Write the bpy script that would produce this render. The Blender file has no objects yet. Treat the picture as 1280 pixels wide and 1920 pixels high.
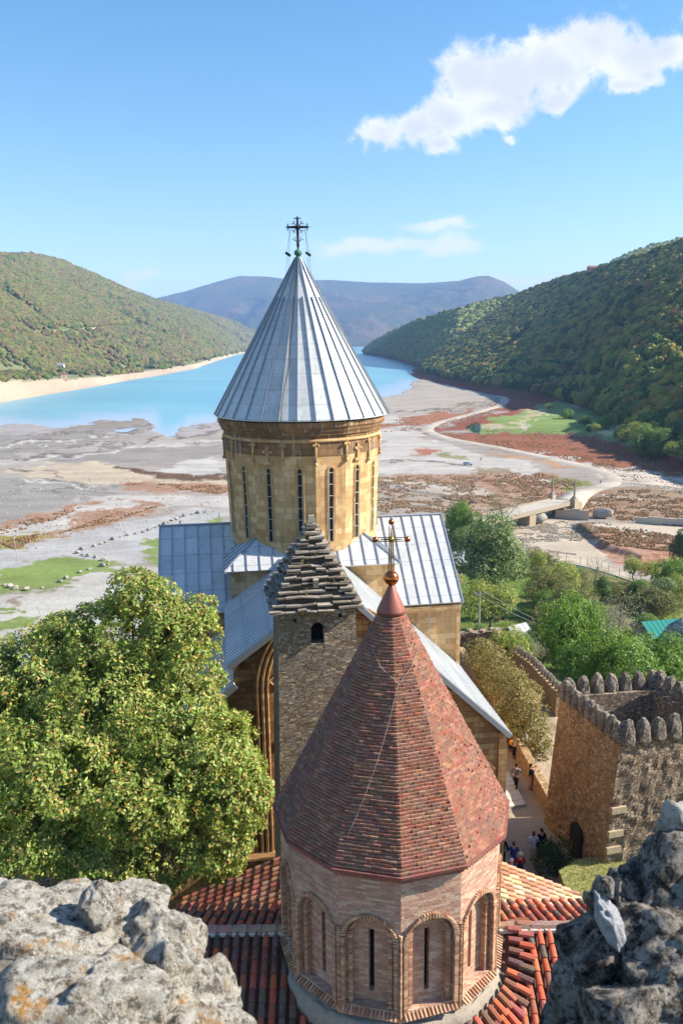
import bpy, bmesh, math, random
import numpy as np
from mathutils import Vector, Matrix
S = bpy.context.scene
R_ = math.radians
# ---------------------------------------------------------------- camera
PITCH, ROLL, CAMZ, FPX = R_(11.9), R_(.7), 27.5, 18/22.35*1920
cp, sp, cr, sr = math.cos(PITCH), math.sin(PITCH), math.cos(ROLL), math.sin(ROLL)
FW = Vector((0, cp, -sp)); r0 = Vector((1, 0, 0)); u0 = Vector((0, sp, cp))
RT = r0*cr - u0*sr; UP = u0*cr + r0*sr
cam = bpy.data.cameras.new('camera'); cam.sensor_fit = 'VERTICAL'; cam.sensor_height = 22.35; cam.lens = 18
cam.clip_start = .1; cam.clip_end = 60000
cam.dof.use_dof = True; cam.dof.focus_distance = 42; cam.dof.aperture_fstop = 5.6
CAM = bpy.data.objects.new('camera', cam); S.collection.objects.link(CAM)
M4 = Matrix((RT, UP, -FW)).transposed().to_4x4(); M4.translation = (0, 0, CAMZ); CAM.matrix_world = M4
S.camera = CAM
# ---------------------------------------------------------------- sun, exposure
SUN_EL, SUN_AZ = R_(34), R_(88)          # azimuth clockwise from +Y
sd = Vector((math.sin(SUN_AZ)*math.cos(SUN_EL), math.cos(SUN_AZ)*math.cos(SUN_EL), math.sin(SUN_EL)))
sl = bpy.data.lights.new('sun', 'SUN'); sl.energy = 4.3; sl.angle = R_(.5); sl.color = (1, .93, .82)
so = bpy.data.objects.new('sun', sl); S.collection.objects.link(so)
so.rotation_euler = sd.to_track_quat('Z', 'Y').to_euler()
S.view_settings.view_transform = 'Standard'; S.view_settings.look = 'None'
S.view_settings.exposure = 1.5; S.view_settings.gamma = 1; S.view_settings.use_curve_mapping = False
S.render.engine = 'CYCLES'
S.cycles.max_bounces = 6; S.cycles.diffuse_bounces = 3; S.cycles.glossy_bounces = 3
S.cycles.transmission_bounces = 4; S.cycles.volume_bounces = 0; S.cycles.transparent_max_bounces = 8
S.cycles.use_denoising = True; S.cycles.sample_clamp_indirect = 6
S.cycles.use_adaptive_sampling = True; S.cycles.adaptive_threshold = .015

def ray(px, py):
    return FW + RT*((px-640)/FPX) + UP*((960-py)/FPX)
def PZ(px, py, z):
    d = ray(px, py); t = (z-CAMZ)/d.z; return Vector((d.x*t, d.y*t, z))
def PY(px, py, Y):
    d = ray(px, py); t = Y/d.y; return Vector((d.x*t, Y, CAMZ+d.z*t))
def project(P):      # numpy (N,3) -> full-size pixel coords of the photograph
    V = P-np.array([0, 0, CAMZ]); w = V@np.array(FW)
    w = np.where(w < .01, .01, w)
    return 640+FPX*(V@np.array(RT))/w, 960-FPX*(V@np.array(UP))/w
def lin(c):
    return tuple((x/255/12.92 if x/255 <= .04045 else ((x/255+.055)/1.055)**2.4) for x in c)

# ---------------------------------------------------------------- node helper
class NT:
    def __init__(s, tree):
        s.t = tree; s.n = tree.nodes; s.n.clear()
    def __call__(s, typ, ins=None, **kw):
        nd = s.n.new(typ)
        for k, v in kw.items(): setattr(nd, k, v)
        for k, v in (ins or {}).items():
            sock = nd.inputs[k]
            if isinstance(v, bpy.types.NodeSocket): s.t.links.new(v, sock)
            else:
                if hasattr(sock.default_value, '__len__') and len(sock.default_value) == 4 and len(v) == 3: v = (*v, 1)
                sock.default_value = v
        return nd
    def math(s, op, a, b=0., c=None):
        ins = {0: a, 1: b}
        if c is not None: ins[2] = c
        return s('ShaderNodeMath', ins, operation=op).outputs[0]
    def noise(s, vec, scale, detail=4., rough=.55, out=0, dist=0.):
        return s('ShaderNodeTexNoise', {'Vector': vec, 'Scale': scale, 'Detail': detail, 'Roughness': rough, 'Distortion': dist}).outputs[out]
    def ramp(s, fac, stops, interp='LINEAR'):
        nd = s('ShaderNodeValToRGB', {'Fac': fac}); cr_ = nd.color_ramp; cr_.interpolation = interp
        while len(cr_.elements) < len(stops): cr_.elements.new(.5)
        for e, (p, c) in zip(cr_.elements, stops):
            e.position = p; e.color = (*((c, c, c) if isinstance(c, (int, float)) else c), 1)
        return nd.outputs[0]
    def mix(s, fac, a, b, mode='MIX'):
        nd = s('ShaderNodeMix', data_type='RGBA', blend_type=mode)
        for i, v in ((0, fac), (6, a), (7, b)):
            if isinstance(v, bpy.types.NodeSocket): s.t.links.new(v, nd.inputs[i])
            else: nd.inputs[i].default_value = v if i == 0 or len(v) == 4 else (*v, 1)
        return nd.outputs[2]
    def smooth(s, x, a, b):
        return s('ShaderNodeMapRange', {0: x, 1: a, 2: b, 3: 0., 4: 1.}, interpolation_type='SMOOTHSTEP').outputs[0]
def world_pos(n): return n('ShaderNodeNewGeometry').outputs['Position']
def scaled(n, vec, s): return n('ShaderNodeMapping', {'Vector': vec, 'Scale': s}).outputs[0]
def newmat(name):
    m = bpy.data.materials.new(name); m.use_nodes = True; return m, NT(m.node_tree)
def finish(n, col, rough=.9, metal=0., bump=None, bstr=.5, bdist=.02, spec=.3, normal=None, extra=None):
    ins = {'Base Color': col, 'Roughness': rough, 'Metallic': metal, 'Specular IOR Level': spec}
    if bump is not None:
        ins['Normal'] = n('ShaderNodeBump', {'Height': bump, 'Strength': bstr, 'Distance': bdist}).outputs[0]
    ins.update(extra or {})
    b = n('ShaderNodeBsdfPrincipled', ins)
    n('ShaderNodeOutputMaterial', {'Surface': b.outputs[0]})
    return b

# ---------------------------------------------------------------- sky with drifting clouds
W = bpy.data.worlds.new('World'); S.world = W; W.use_nodes = True
n = NT(W.node_tree)
sky = n('ShaderNodeTexSky', sky_type='NISHITA', sun_disc=False, sun_elevation=SUN_EL, sun_rotation=SUN_AZ, altitude=900., air_density=1.15, dust_density=.35, ozone_density=2.2)
gen = n('ShaderNodeTexCoord').outputs['Generated']
sx = n('ShaderNodeSeparateXYZ', {0: gen}).outputs
ay = n.math('MAXIMUM', sx[1], .02)
uv = n('ShaderNodeCombineXYZ', {0: n.math('DIVIDE', sx[0], ay), 1: n.math('DIVIDE', sx[2], ay), 2: 0.}).outputs[0]
front = n.math('GREATER_THAN', sx[1], .05)
def duv(px, py):
    d = ray(px, py); return (d.x/d.y, d.z/d.y, 0)
nz = n.noise(uv, 9., 6., .62)
nzc = n.noise(uv, 9., 6., .62, out=1)
wob = n('ShaderNodeVectorMath', {0: n('ShaderNodeVectorMath', {0: nzc, 1: (.5, .5, .5)}, operation='SUBTRACT').outputs[0], 1: (.075, .06, 0)}, operation='MULTIPLY').outputs[0]
uvw = n('ShaderNodeVectorMath', {0: uv, 1: wob}, operation='ADD').outputs[0]
def puff(px, py, rx, ry, vec):
    c = duv(px, py)
    d = n('ShaderNodeVectorMath', {0: vec, 1: c}, operation='SUBTRACT').outputs[0]
    d = n('ShaderNodeVectorMath', {0: d, 1: (FPX/rx, FPX/ry, 0)}, operation='MULTIPLY').outputs[0]
    l = n('ShaderNodeVectorMath', {0: d}, operation='LENGTH').outputs['Value']
    return n.math('SUBTRACT', 1., l)
acc = None
for p in [(710, 245, 52, 42), (780, 235, 60, 34), (825, 265, 38, 26), (850, 215, 70, 40), (930, 195, 85, 42), (885, 130, 70, 62), (950, 140, 80, 58), (1035, 130, 85, 65),
          (1110, 85, 85, 72), (1185, 105, 78, 60), (1250, 95, 55, 42), (1330, 90, 60, 50), (1035, 190, 40, 26), (1170, 170, 48, 24), (1215, 150, 34, 22)]:
    v = puff(*p, uvw); acc = v if acc is None else n('ShaderNodeMath', {0: acc, 1: v, 2: .12}, operation='SMOOTH_MAX').outputs[0]
fine = n.noise(uv, 30., 8., .66, dist=.4)
dens = n.math('ADD', acc, n.math('ADD', n.math('MULTIPLY', n.math('SUBTRACT', nz, .5), 1.3), n.math('MULTIPLY', n.math('SUBTRACT', fine, .5), 1.5)))
c1 = n.smooth(dens, -.08, .52)
wisp = None
for p in [(820, 430, 75, 14), (840, 465, 60, 22), (700, 466, 150, 16), (270, 515, 42, 15), (246, 538, 30, 20), (1000, 532, 140, 14), (960, 250, 16, 8)]:
    v = puff(*p, uvw); wisp = v if wisp is None else n('ShaderNodeMath', {0: wisp, 1: v, 2: .2}, operation='SMOOTH_MAX').outputs[0]
wd = n.math('ADD', wisp, n.math('MULTIPLY', n.math('SUBTRACT', n.noise(scaled(n, uv, (1, 3.5, 1)), 22., 5., .6), .5), 1.1))
c2 = n.math('MULTIPLY', n.smooth(wd, -.1, .7), .85)
shade = n.smooth(n.math('ADD', acc, n.math('MULTIPLY', n.math('SUBTRACT', n.noise(uv, 16., 3., .5), .5), 1.6)), .05, .95)
cloudc = n.mix(shade, (2.6, 2.62, 2.66), (1.95, 2.05, 2.42))
elv = n('ShaderNodeMath', {0: sx[2]}, operation='ABSOLUTE').outputs[0]
grade = n.ramp(elv, [(0, (.48, .46, .44)), (.2, (.34, .44, .46)), (.5, (.19, .385, .52)), (.8, (.72, .76, .8))])
skyc = n.mix(1., sky.outputs[0], grade, 'MULTIPLY')
fac = n.math('MULTIPLY', n.math('MAXIMUM', c1, c2), front)
skyc = n.mix(fac, skyc, cloudc)
bg = n('ShaderNodeBackground', {'Color': skyc, 'Strength': .15})
n('ShaderNodeOutputWorld', {'Surface': bg.outputs[0]})

# ---------------------------------------------------------------- mesh helpers
def basis(x=None, y=None, z=None):
    return Matrix((x, y, z)).transposed()
I3 = Matrix.Identity(3)
def rotz(a): return Matrix.Rotation(a, 3, 'Z')
class MB:
    def __init__(s): s.v = []; s.f = []; s.c = []; s.m = []; s.cur = 0; s.sm = []; s.smooth = False
    def face(s, pts, col=(1, 1, 1)):
        k = len(s.v); s.v += [tuple(p) for p in pts]; s.f.append(tuple(range(k, k+len(pts)))); s.c.append(col); s.m.append(s.cur); s.sm.append(s.smooth)
    def _fs(s, k, faces, col):
        for f in faces: s.f.append(tuple(k+i for i in f)); s.c.append(col); s.m.append(s.cur); s.sm.append(s.smooth)
    def box(s, c, size, R=I3, col=(1, 1, 1), taper=1.):
        k = len(s.v); hx, hy, hz = [q/2 for q in size]; c = Vector(c)
        for z in (-1, 1):
            t = taper if z > 0 else 1
            for x, y in ((-1, -1), (1, -1), (1, 1), (-1, 1)):
                s.v.append(tuple(c+R@Vector((x*hx*t, y*hy*t, z*hz))))
        s._fs(k, ((3, 2, 1, 0), (4, 5, 6, 7), (0, 1, 5, 4), (1, 2, 6, 5), (2, 3, 7, 6), (3, 0, 4, 7)), col)
    def prism(s, poly, d, col=(1, 1, 1)):      # poly: 3-D points, extruded by vector d
        k = len(s.v); m = len(poly); d = Vector(d)
        s.v += [tuple(Vector(p)) for p in poly]+[tuple(Vector(p)+d) for p in poly]
        nrm = Vector((0, 0, 0))
        for i in range(m):
            a, b = Vector(poly[i]), Vector(poly[(i+1) % m]); nrm += a.cross(b)
        flip = nrm.dot(d) > 0
        fs = [tuple(range(m-1, -1, -1)), tuple(range(m, 2*m))]+[(i, (i+1) % m, (i+1) % m+m, i+m) for i in range(m)]
        if not flip: fs = [f[::-1] for f in fs]
        s._fs(k, fs, col)
    def tube(s, pts, r, nseg=6, col=(1, 1, 1), cap=True):
        pts = [Vector(p) for p in pts]; rr = r if hasattr(r, '__len__') else [r]*len(pts); k = len(s.v)
        d = (pts[1]-pts[0]).normalized(); a = d.orthogonal().normalized()
        for i, p in enumerate(pts):
            d = (pts[min(i+1, len(pts)-1)]-pts[max(i-1, 0)]).normalized()
            a = (a-d*a.dot(d)).normalized(); b = d.cross(a)
            for j in range(nseg):
                t = 2*math.pi*j/nseg; s.v.append(tuple(p+(a*math.cos(t)+b*math.sin(t))*rr[i]))
        fs = [(i*nseg+j, i*nseg+(j+1) % nseg, (i+1)*nseg+(j+1) % nseg, (i+1)*nseg+j) for i in range(len(pts)-1) for j in range(nseg)]
        if cap: fs += [tuple(range(nseg-1, -1, -1)), tuple((len(pts)-1)*nseg+j for j in range(nseg))]
        s._fs(k, fs, col)
    def lathe(s, c, prof, nseg, ph=0., col=(1, 1, 1), cap=True):
        k = len(s.v); c = Vector(c)
        for r, z in prof:
            for j in range(nseg):
                t = ph+2*math.pi*j/nseg; s.v.append((c.x+r*math.sin(t), c.y-r*math.cos(t), c.z+z))
        fs = [(i*nseg+j, i*nseg+(j+1) % nseg, (i+1)*nseg+(j+1) % nseg, (i+1)*nseg+j) for i in range(len(prof)-1) for j in range(nseg)]
        if cap: fs += [tuple(range(nseg-1, -1, -1)), tuple((len(prof)-1)*nseg+j for j in range(nseg))]
        s._fs(k, fs, col)
    def ball(s, c, r, nseg=16, col=(1, 1, 1), sq=(1, 1, 1)):
        k = len(s.v); c = Vector(c); nr = max(4, nseg//2)
        for i in range(nr+1):
            a = math.pi*i/nr
            for j in range(nseg):
                t = 2*math.pi*j/nseg
                s.v.append((c.x+r*sq[0]*math.sin(a)*math.cos(t), c.y+r*sq[1]*math.sin(a)*math.sin(t), c.z-r*sq[2]*math.cos(a)))
        s._fs(k, [(i*nseg+j, i*nseg+(j+1) % nseg, (i+1)*nseg+(j+1) % nseg, (i+1)*nseg+j) for i in range(nr) for j in range(nseg)], col)

def set_attrs(me, cols=None, uvs=None):
    nl = len(me.loops)
    if cols is not None:
        a = me.color_attributes.new('Col', 'FLOAT_COLOR', 'CORNER')
        a.data.foreach_set('color', np.ascontiguousarray(cols, dtype=np.float32).ravel())
    if uvs is not None:
        u = me.uv_layers.new(name='UVMap'); u.data.foreach_set('uv', np.ascontiguousarray(uvs, dtype=np.float32).ravel())
def wloc(p):
    o = Vector((0, 0, 0))
    while p is not None: o += p.location; p = p.parent
    return o
def tag(o, label=None, cat=None, group=None, kind=None):
    if label: o['label'] = label
    if cat: o['category'] = cat
    if group: o['group'] = group
    if kind: o['kind'] = kind
    return o
def obj(name, mb, mats, parent=None, origin=None, smooth=False):
    if not isinstance(mats, (list, tuple)): mats = [mats]
    V = np.array(mb.v, dtype=np.float64).reshape(-1, 3)
    if origin is None:
        base = wloc(parent) if parent is not None else Vector(((V[:, 0].min()+V[:, 0].max())/2, (V[:, 1].min()+V[:, 1].max())/2, V[:, 2].min()))
    else: base = Vector(origin)
    me = bpy.data.meshes.new(name); me.from_pydata((V-np.array(base)).tolist(), [], mb.f)
    fn = np.zeros(len(me.polygons)*3, dtype=np.float32); me.polygons.foreach_get('normal', fn); fn = fn.reshape(-1, 3)
    lt = np.zeros(len(me.polygons), dtype=np.int32); me.polygons.foreach_get('loop_total', lt)
    li = np.zeros(len(me.loops), dtype=np.int32); me.loops.foreach_get('vertex_index', li)
    N = np.repeat(fn, lt, axis=0); P = V[li]
    h = np.hypot(N[:, 0], N[:, 1]); hh = np.maximum(h, 1e-6)
    u = np.where(h > .2, (-N[:, 1]*P[:, 0]+N[:, 0]*P[:, 1])/hh, P[:, 0]); v = np.where(h > .2, P[:, 2]/np.maximum(hh, .2), P[:, 1])
    C = np.ones((len(lt), 4), dtype=np.float32); C[:, :3] = np.array(mb.c, dtype=np.float32).reshape(-1, 3)
    set_attrs(me, np.repeat(C, lt, axis=0), np.stack([u, v], 1))
    me.polygons.foreach_set('material_index', np.array(mb.m, dtype=np.int32))
    sm = np.array(mb.sm, dtype=bool) | smooth; me.polygons.foreach_set('use_smooth', sm)
    for m in mats: me.materials.append(m)
    me.update()
    o = bpy.data.objects.new(name, me); S.collection.objects.link(o)
    if parent is not None: o.parent = parent; o.location = base-wloc(parent)
    else: o.location = base
    return o
def empty(name, loc, label, cat, group=None, rz=0):
    e = bpy.data.objects.new(name, None); S.collection.objects.link(e); e.location = loc; e.rotation_euler = (0, 0, rz); e.empty_display_size = .2
    return tag(e, label, cat, group)
def copy_thing(o, loc=None, rz=None, label=None, scale=None):
    c = o.copy(); S.collection.objects.link(c)
    for ch in list(o.children):
        k = ch.copy(); S.collection.objects.link(k); k.parent = c
        for g in ch.children:
            q = g.copy(); S.collection.objects.link(q); q.parent = k
    if loc is not None: c.location = loc
    if rz is not None: c.rotation_euler = (0, 0, rz)
    if scale is not None: c.scale = scale if hasattr(scale, '__len__') else (scale,)*3
    if label: c['label'] = label
    return c
def big_mesh(name, V, F, mat, C=None, smooth=False, parent=None, origin=(0, 0, 0), UV=None):
    """V (n,3) F (m,k) numpy; C per-face (m,3|4)"""
    me = bpy.data.meshes.new(name); m, k = F.shape
    me.vertices.add(len(V)); me.vertices.foreach_set('co', (V-np.array(origin)).astype(np.float32).ravel())
    me.loops.add(m*k); me.loops.foreach_set('vertex_index', F.astype(np.int32).ravel())
    me.polygons.add(m); me.polygons.foreach_set('loop_start', (np.arange(m)*k).astype(np.int32)); me.polygons.foreach_set('loop_total', np.full(m, k, dtype=np.int32))
    me.update(calc_edges=True)
    if smooth: me.polygons.foreach_set('use_smooth', np.ones(m, dtype=bool))
    if C is not None:
        if C.shape[1] == 3: C = np.concatenate([C, np.ones((len(C), 1))], 1)
        if len(C) == m: C = np.repeat(C, k, axis=0)
        elif len(C) == len(V): C = C[F.ravel()]
        set_attrs(me, C)
    if mat: me.materials.append(mat)
    o = bpy.data.objects.new(name, me); S.collection.objects.link(o)
    if parent is not None: o.parent = parent; o.location = Vector(origin)-wloc(parent)
    else: o.location = origin
    return o

# ---------------------------------------------------------------- numpy noise
def _h(i, j, k, seed):
    x = (i.astype(np.int64)*374761393+j.astype(np.int64)*668265263+k.astype(np.int64)*2147483647+seed*1274126177) & 0xffffffff
    x = ((x ^ (x >> 13))*1274126177) & 0xffffffff; x = (x ^ (x >> 16)) & 0xffff
    return x/65535.
def vn(P, seed=0):
    P = np.asarray(P, dtype=np.float64)
    if P.shape[1] == 2: P = np.concatenate([P, np.zeros((len(P), 1))], 1)
    f = np.floor(P); t = P-f; t = t*t*(3-2*t); i, j, k = f[:, 0], f[:, 1], f[:, 2]; r = 0
    for a in (0, 1):
        for b in (0, 1):
            for c in (0, 1):
                w = (t[:, 0] if a else 1-t[:, 0])*(t[:, 1] if b else 1-t[:, 1])*(t[:, 2] if c else 1-t[:, 2])
                r = r+w*_h(i+a, j+b, k+c, seed)
    return r
def fbm(P, octv=4, seed=0, g=.5):
    P = np.asarray(P, dtype=np.float64); s = 0; a = 1; tot = 0
    for o in range(octv): s = s+a*vn(P*2**o+o*17.3, seed+o); tot += a; a *= g
    return s/tot
def sstep(x, a, b):
    t = np.clip((x-a)/(b-a), 0, 1); return t*t*(3-2*t)
def poly_sd(px, py, poly):      # signed distance, positive inside
    x = np.asarray(px); y = np.asarray(py); d = np.full(x.shape, 1e9); ins = np.zeros(x.shape, dtype=bool); m = len(poly)
    for i in range(m):
        x1, y1 = poly[i]; x2, y2 = poly[(i+1) % m]; ex, ey = x2-x1, y2-y1
        t = np.clip(((x-x1)*ex+(y-y1)*ey)/(ex*ex+ey*ey+1e-9), 0, 1)
        d = np.minimum(d, (x-x1-t*ex)**2+(y-y1-t*ey)**2)
        c = ((y1 > y) != (y2 > y)) & (x < (x2-x1)*(y-y1)/((y2-y1) if y2 != y1 else 1e-9)+x1); ins ^= c
    d = np.sqrt(d); return np.where(ins, d, -d)
random.seed(7); rng = np.random.default_rng(11)
def ico(sub):
    bm = bmesh.new(); bmesh.ops.create_icosphere(bm, subdivisions=sub, radius=1)
    V = np.array([v.co[:] for v in bm.verts]); F = np.array([[v.index for v in f.verts] for f in bm.faces]); bm.free(); return V, F
ICO = {i: ico(i) for i in (1, 2, 3, 4, 5)}
# ---------------------------------------------------------------- materials
def colattr(n): return n('ShaderNodeAttribute', attribute_name='Col').outputs['Color']
def uvmap(n): return n('ShaderNodeUVMap', uv_map='UVMap').outputs[0]
def brickmat(name, c1, c2, mortar, bw, bh, ms=.012, stain=(.25, .2, .15), bstr=.6, bdist=.02, wob=.03, cvar=.5, mix2=None, streak=0., vcol=False):
    m, n = newmat(name); uv_ = uvmap(n); P = world_pos(n)
    w = n('ShaderNodeVectorMath', {0: n.noise(P, 2.3, 3, out=1), 1: (wob, wob, 0)}, operation='MULTIPLY').outputs[0]
    u2 = n('ShaderNodeVectorMath', {0: uv_, 1: w}, operation='ADD').outputs[0]
    b = n('ShaderNodeTexBrick', {'Vector': u2, 'Color1': c1, 'Color2': c2, 'Mortar': mortar, 'Scale': 1., 'Mortar Size': ms, 'Mortar Smooth': .3, 'Bias': 0., 'Brick Width': bw, 'Row Height': bh}, offset=.5)
    # second brick grid on a shifted seed for a third tone
    sxyz = n('ShaderNodeSeparateXYZ', {0: u2}).outputs
    row = n.math('FLOOR', n.math('DIVIDE', sxyz[1], bh))
    colm = n.math('FLOOR', n.math('DIVIDE', n.math('ADD', sxyz[0], n.math('MULTIPLY', n.math('MODULO', row, 2.), bw/2)), bw))
    cell = n('ShaderNodeTexWhiteNoise', {'Vector': n('ShaderNodeCombineXYZ', {0: colm, 1: row, 2: 0.}).outputs[0]}, noise_dimensions='2D').outputs
    col = b.outputs[0]
    tone = n('ShaderNodeMapRange', {0: cell[0], 3: 1-cvar*.5, 4: 1+cvar*.35}).outputs[0]
    col = n.mix(1., col, n('ShaderNodeCombineXYZ', {0: tone, 1: tone, 2: tone}).outputs[0], 'MULTIPLY')
    if mix2: col = n.mix(n.math('MULTIPLY', n.math('GREATER_THAN', cell[0], .72), .8), col, mix2)
    col = n.mix(n.smooth(b.outputs[1], .2, .8), col, mortar)
    st = n.noise(P, .45, 5, .6); st2 = n.noise(P, 3.1, 5, .65)
    col = n.mix(n.math('MULTIPLY', n.smooth(st, .5, .72), .55), col, stain)
    col = n.mix(n.math('MULTIPLY', n.smooth(st2, .45, .8), .4), col, tuple(x*.6 for x in stain))
    if streak:
        sk = n.noise(scaled(n, P, (4, 4, .28)), 1.4, 4, .6)
        col = n.mix(n.math('MULTIPLY', n.smooth(sk, .55, .72), streak), col, (.42, .39, .35))
        sk = n.noise(scaled(n, P, (5, 5, .3)), 1.1, 4, .6)
        col = n.mix(n.math('MULTIPLY', n.smooth(sk, .53, .7), streak), col, (.09, .075, .055))
    if vcol: col = n.mix(1., col, colattr(n), 'MULTIPLY')
    hgt = n.math('ADD', n.math('MULTIPLY', b.outputs[1], -1.), n.math('ADD', n.math('MULTIPLY', n.noise(P, 9., 5, .7), .9), n.math('MULTIPLY', cell[0], .5)))
    finish(n, col, .92, bump=hgt, bstr=bstr, bdist=bdist); return m
ASHLAR = brickmat('sandstone_blocks', lin((204, 164, 114)), lin((188, 146, 98)), lin((154, 122, 84)), .62, .34, .006, lin((136, 100, 60)), .4, .02, streak=.34, cvar=.26, mix2=lin((212, 178, 130)))
ASHLAR_DARK = brickmat('weathered_sandstone', lin((176, 132, 86)), lin((148, 108, 70)), lin((104, 82, 56)), .55, .3, .012, lin((110, 86, 56)), .8, .03, cvar=.5, mix2=lin((180, 144, 96)))
ASHLAR_STREAK = brickmat('streaked_sandstone', lin((150, 112, 74)), lin((124, 92, 60)), lin((90, 72, 52)), .62, .3, .01, lin((84, 64, 44)), .5, .02, cvar=.5, streak=.9)
CONEB = None
DRUMBRICK = brickmat('thin_pink_brick', lin((200, 158, 134)), lin((180, 132, 110)), lin((182, 162, 142)), .26, .075, .007, lin((140, 112, 94)), .9, .03, cvar=.5, mix2=lin((202, 174, 146)), wob=.02)
def rubblemat(name, cols, mortar, sc=(1.6, 1.6, 3.2), bs=1., dark=.0, zs=2.6):
    m, n = newmat(name); P = world_pos(n)
    w = n('ShaderNodeVectorMath', {0: n.noise(P, 3., 3, out=1), 1: (.16, .16, .16)}, operation='MULTIPLY').outputs[0]
    q = scaled(n, n('ShaderNodeVectorMath', {0: P, 1: w}, operation='ADD').outputs[0], sc)
    v1 = n('ShaderNodeTexVoronoi', {'Vector': q, 'Scale': zs, 'Randomness': .9}); v2 = n('ShaderNodeTexVoronoi', {'Vector': q, 'Scale': zs, 'Randomness': .9}, feature='DISTANCE_TO_EDGE')
    r = n('ShaderNodeSeparateColor', {0: v1.outputs['Color']}).outputs[0]
    col = n.ramp(r, [(i/(len(cols)-1), c) for i, c in enumerate(cols)], 'LINEAR')
    gap = n.smooth(v2.outputs[0], .0, .09)
    col = n.mix(gap, mortar, col)
    st = n.noise(P, .5, 5, .6)
    col = n.mix(n.math('MULTIPLY', n.smooth(st, .45, .75), .5), col, tuple(x*.8 for x in mortar))
    col = n.mix(n.math('MULTIPLY', n.smooth(n.noise(P, 14., 4, .7), .5, .75), .35), col, tuple(min(1, x*1.7) for x in cols[0]))
    h = n.math('ADD', n.math('MULTIPLY', gap, 1.), n.math('ADD', n.math('MULTIPLY', n.noise(P, 11., 5, .7), .8), n.math('MULTIPLY', r, .8)))
    finish(n, col, .95, bump=h, bstr=bs, bdist=.09); return m
RUB_TOWER = rubblemat('tower_rubble', [lin((150, 136, 116)), lin((128, 110, 84)), lin((176, 158, 128)), lin((110, 84, 62)), lin((142, 132, 122))], lin((112, 98, 80)), (1.6, 1.6, 4.0), .8)
RUB_FORT = rubblemat('fort_rubble', [lin((160, 140, 116)), lin((140, 114, 88)), lin((182, 166, 142)), lin((116, 94, 74)), lin((146, 132, 116))], lin((84, 68, 52)), (1.9, 1.9, 3.0), .9)
RUB_GOLD = rubblemat('golden_rubble', [lin((184, 154, 112)), lin((166, 134, 94)), lin((196, 168, 128)), lin((150, 118, 82)), lin((178, 150, 114))], lin((134, 108, 74)), (1.8, 1.8, 3.2), .9)
def tintmat(name, rough=.85, bscale=30., bstr=.4, mott=.3, lich=None, bdist=.01, spec=.3, moss=None):
    m, n = newmat(name); P = world_pos(n); c = colattr(n)
    c = n.mix(n.math('MULTIPLY', n.smooth(n.noise(P, bscale*.4, 5, .65), .4, .75), mott), c, n.mix(1., c, (.45, .42, .4), 'MULTIPLY'))
    if lich: c = n.mix(n.math('MULTIPLY', n.smooth(n.noise(P, 2.2, 6, .7), .5, .68), .6), c, lich)
    if moss: c = n.mix(n.math('MULTIPLY', n.smooth(n.noise(P, 1.2, 6, .7), .58, .7), .7), c, moss)
    finish(n, c, rough, bump=n.noise(P, bscale, 5, .7), bstr=bstr, bdist=bdist, spec=spec); return m
TERRA = tintmat('terracotta', .85, 26, .5, .5, lich=lin((120, 104, 88)))
ROOFBRICK = tintmat('roof_brick', .9, 30, .6, .55, lich=lin((124, 102, 86)))
ARCHBRICK = tintmat('arch_brick', .9, 30, .6, .45, lich=lin((150, 126, 100)))
SLATE = tintmat('stone_slabs', .9, 22, .8, .5, lich=lin((150, 146, 128)), moss=lin((74, 78, 40)))
STONE = tintmat('plain_stone', .92, 12, .8, .5, bdist=.03)
PAINT = tintmat('painted', .6, 20, .05, .08)
MORTAR = tintmat('lime_mortar', .95, 14, .9, .4, bdist=.03)
CLOTH = tintmat('cloth', .9, 40, .3, .15)
def metalroof():
    m, n = newmat('zinc_sheet'); uv_ = uvmap(n); P = world_pos(n)
    s_ = n('ShaderNodeSeparateXYZ', {0: P}).outputs
    c = n.mix(n.noise(P, .8, 4, .6), lin((178, 178, 174)), lin((204, 203, 198)))
    c = n.mix(1., c, colattr(n), 'MULTIPLY')
    c = n.mix(n.math('MULTIPLY', n.smooth(n.noise(P, 5., 5, .7), .5, .8), .35), c, lin((132, 134, 134)))
    c = n.mix(n.math('MULTIPLY', n.smooth(n.noise(scaled(n, P, (3.5, 3.5, .3)), 1.6, 5, .65), .48, .72), .4), c, lin((128, 124, 116)))
    fr = n.math('FRACT', n.math('MULTIPLY', s_[2], 1.25))
    line = n.math('LESS_THAN', fr, .035)
    c = n.mix(n.math('MULTIPLY', line, .55), c, lin((110, 116, 124)))
    h = n.math('ADD', n.math('MULTIPLY', n.noise(P, 1.7, 3, .5), .7), line)
    finish(n, c, n.math('ADD', .32, n.math('MULTIPLY', n.noise(P, 3., 4, .6), .2)), .15, bump=h, bstr=.25, bdist=.02, spec=.5); return m
ZINC = metalroof()
def simple(name, c, rough=.6, metal=0., spec=.5, var=.15, bs=20.):
    m, n = newmat(name); P = world_pos(n)
    finish(n, n.mix(n.math('MULTIPLY', n.noise(P, bs*.3, 4), var*2), c, tuple(x*.5 for x in c)), rough, metal, bump=n.noise(P, bs, 4), bstr=.1, bdist=.01, spec=spec); return m
SEAM = simple('seam_metal', lin((158, 164, 172)), .45, .5)
GUTTER = simple('edge_metal', lin((120, 126, 134)), .5, .4)
COPPER = simple('copper', lin((196, 110, 62)), .25, 1., var=.25)
REDMETAL = simple('red_painted_metal', lin((140, 82, 68)), .5, .2)
BRASS = simple('brass', lin((170, 140, 70)), .35, 1.)
IRON = simple('wrought_iron', lin((26, 26, 32)), .55, .4)
VERDI = simple('verdigris', lin((74, 120, 104)), .8)
GLASS = simple('dark_glass', lin((34, 42, 50)), .12, 0., .8)
DARK = simple('dark_opening', lin((16, 14, 12)), .9)
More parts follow.
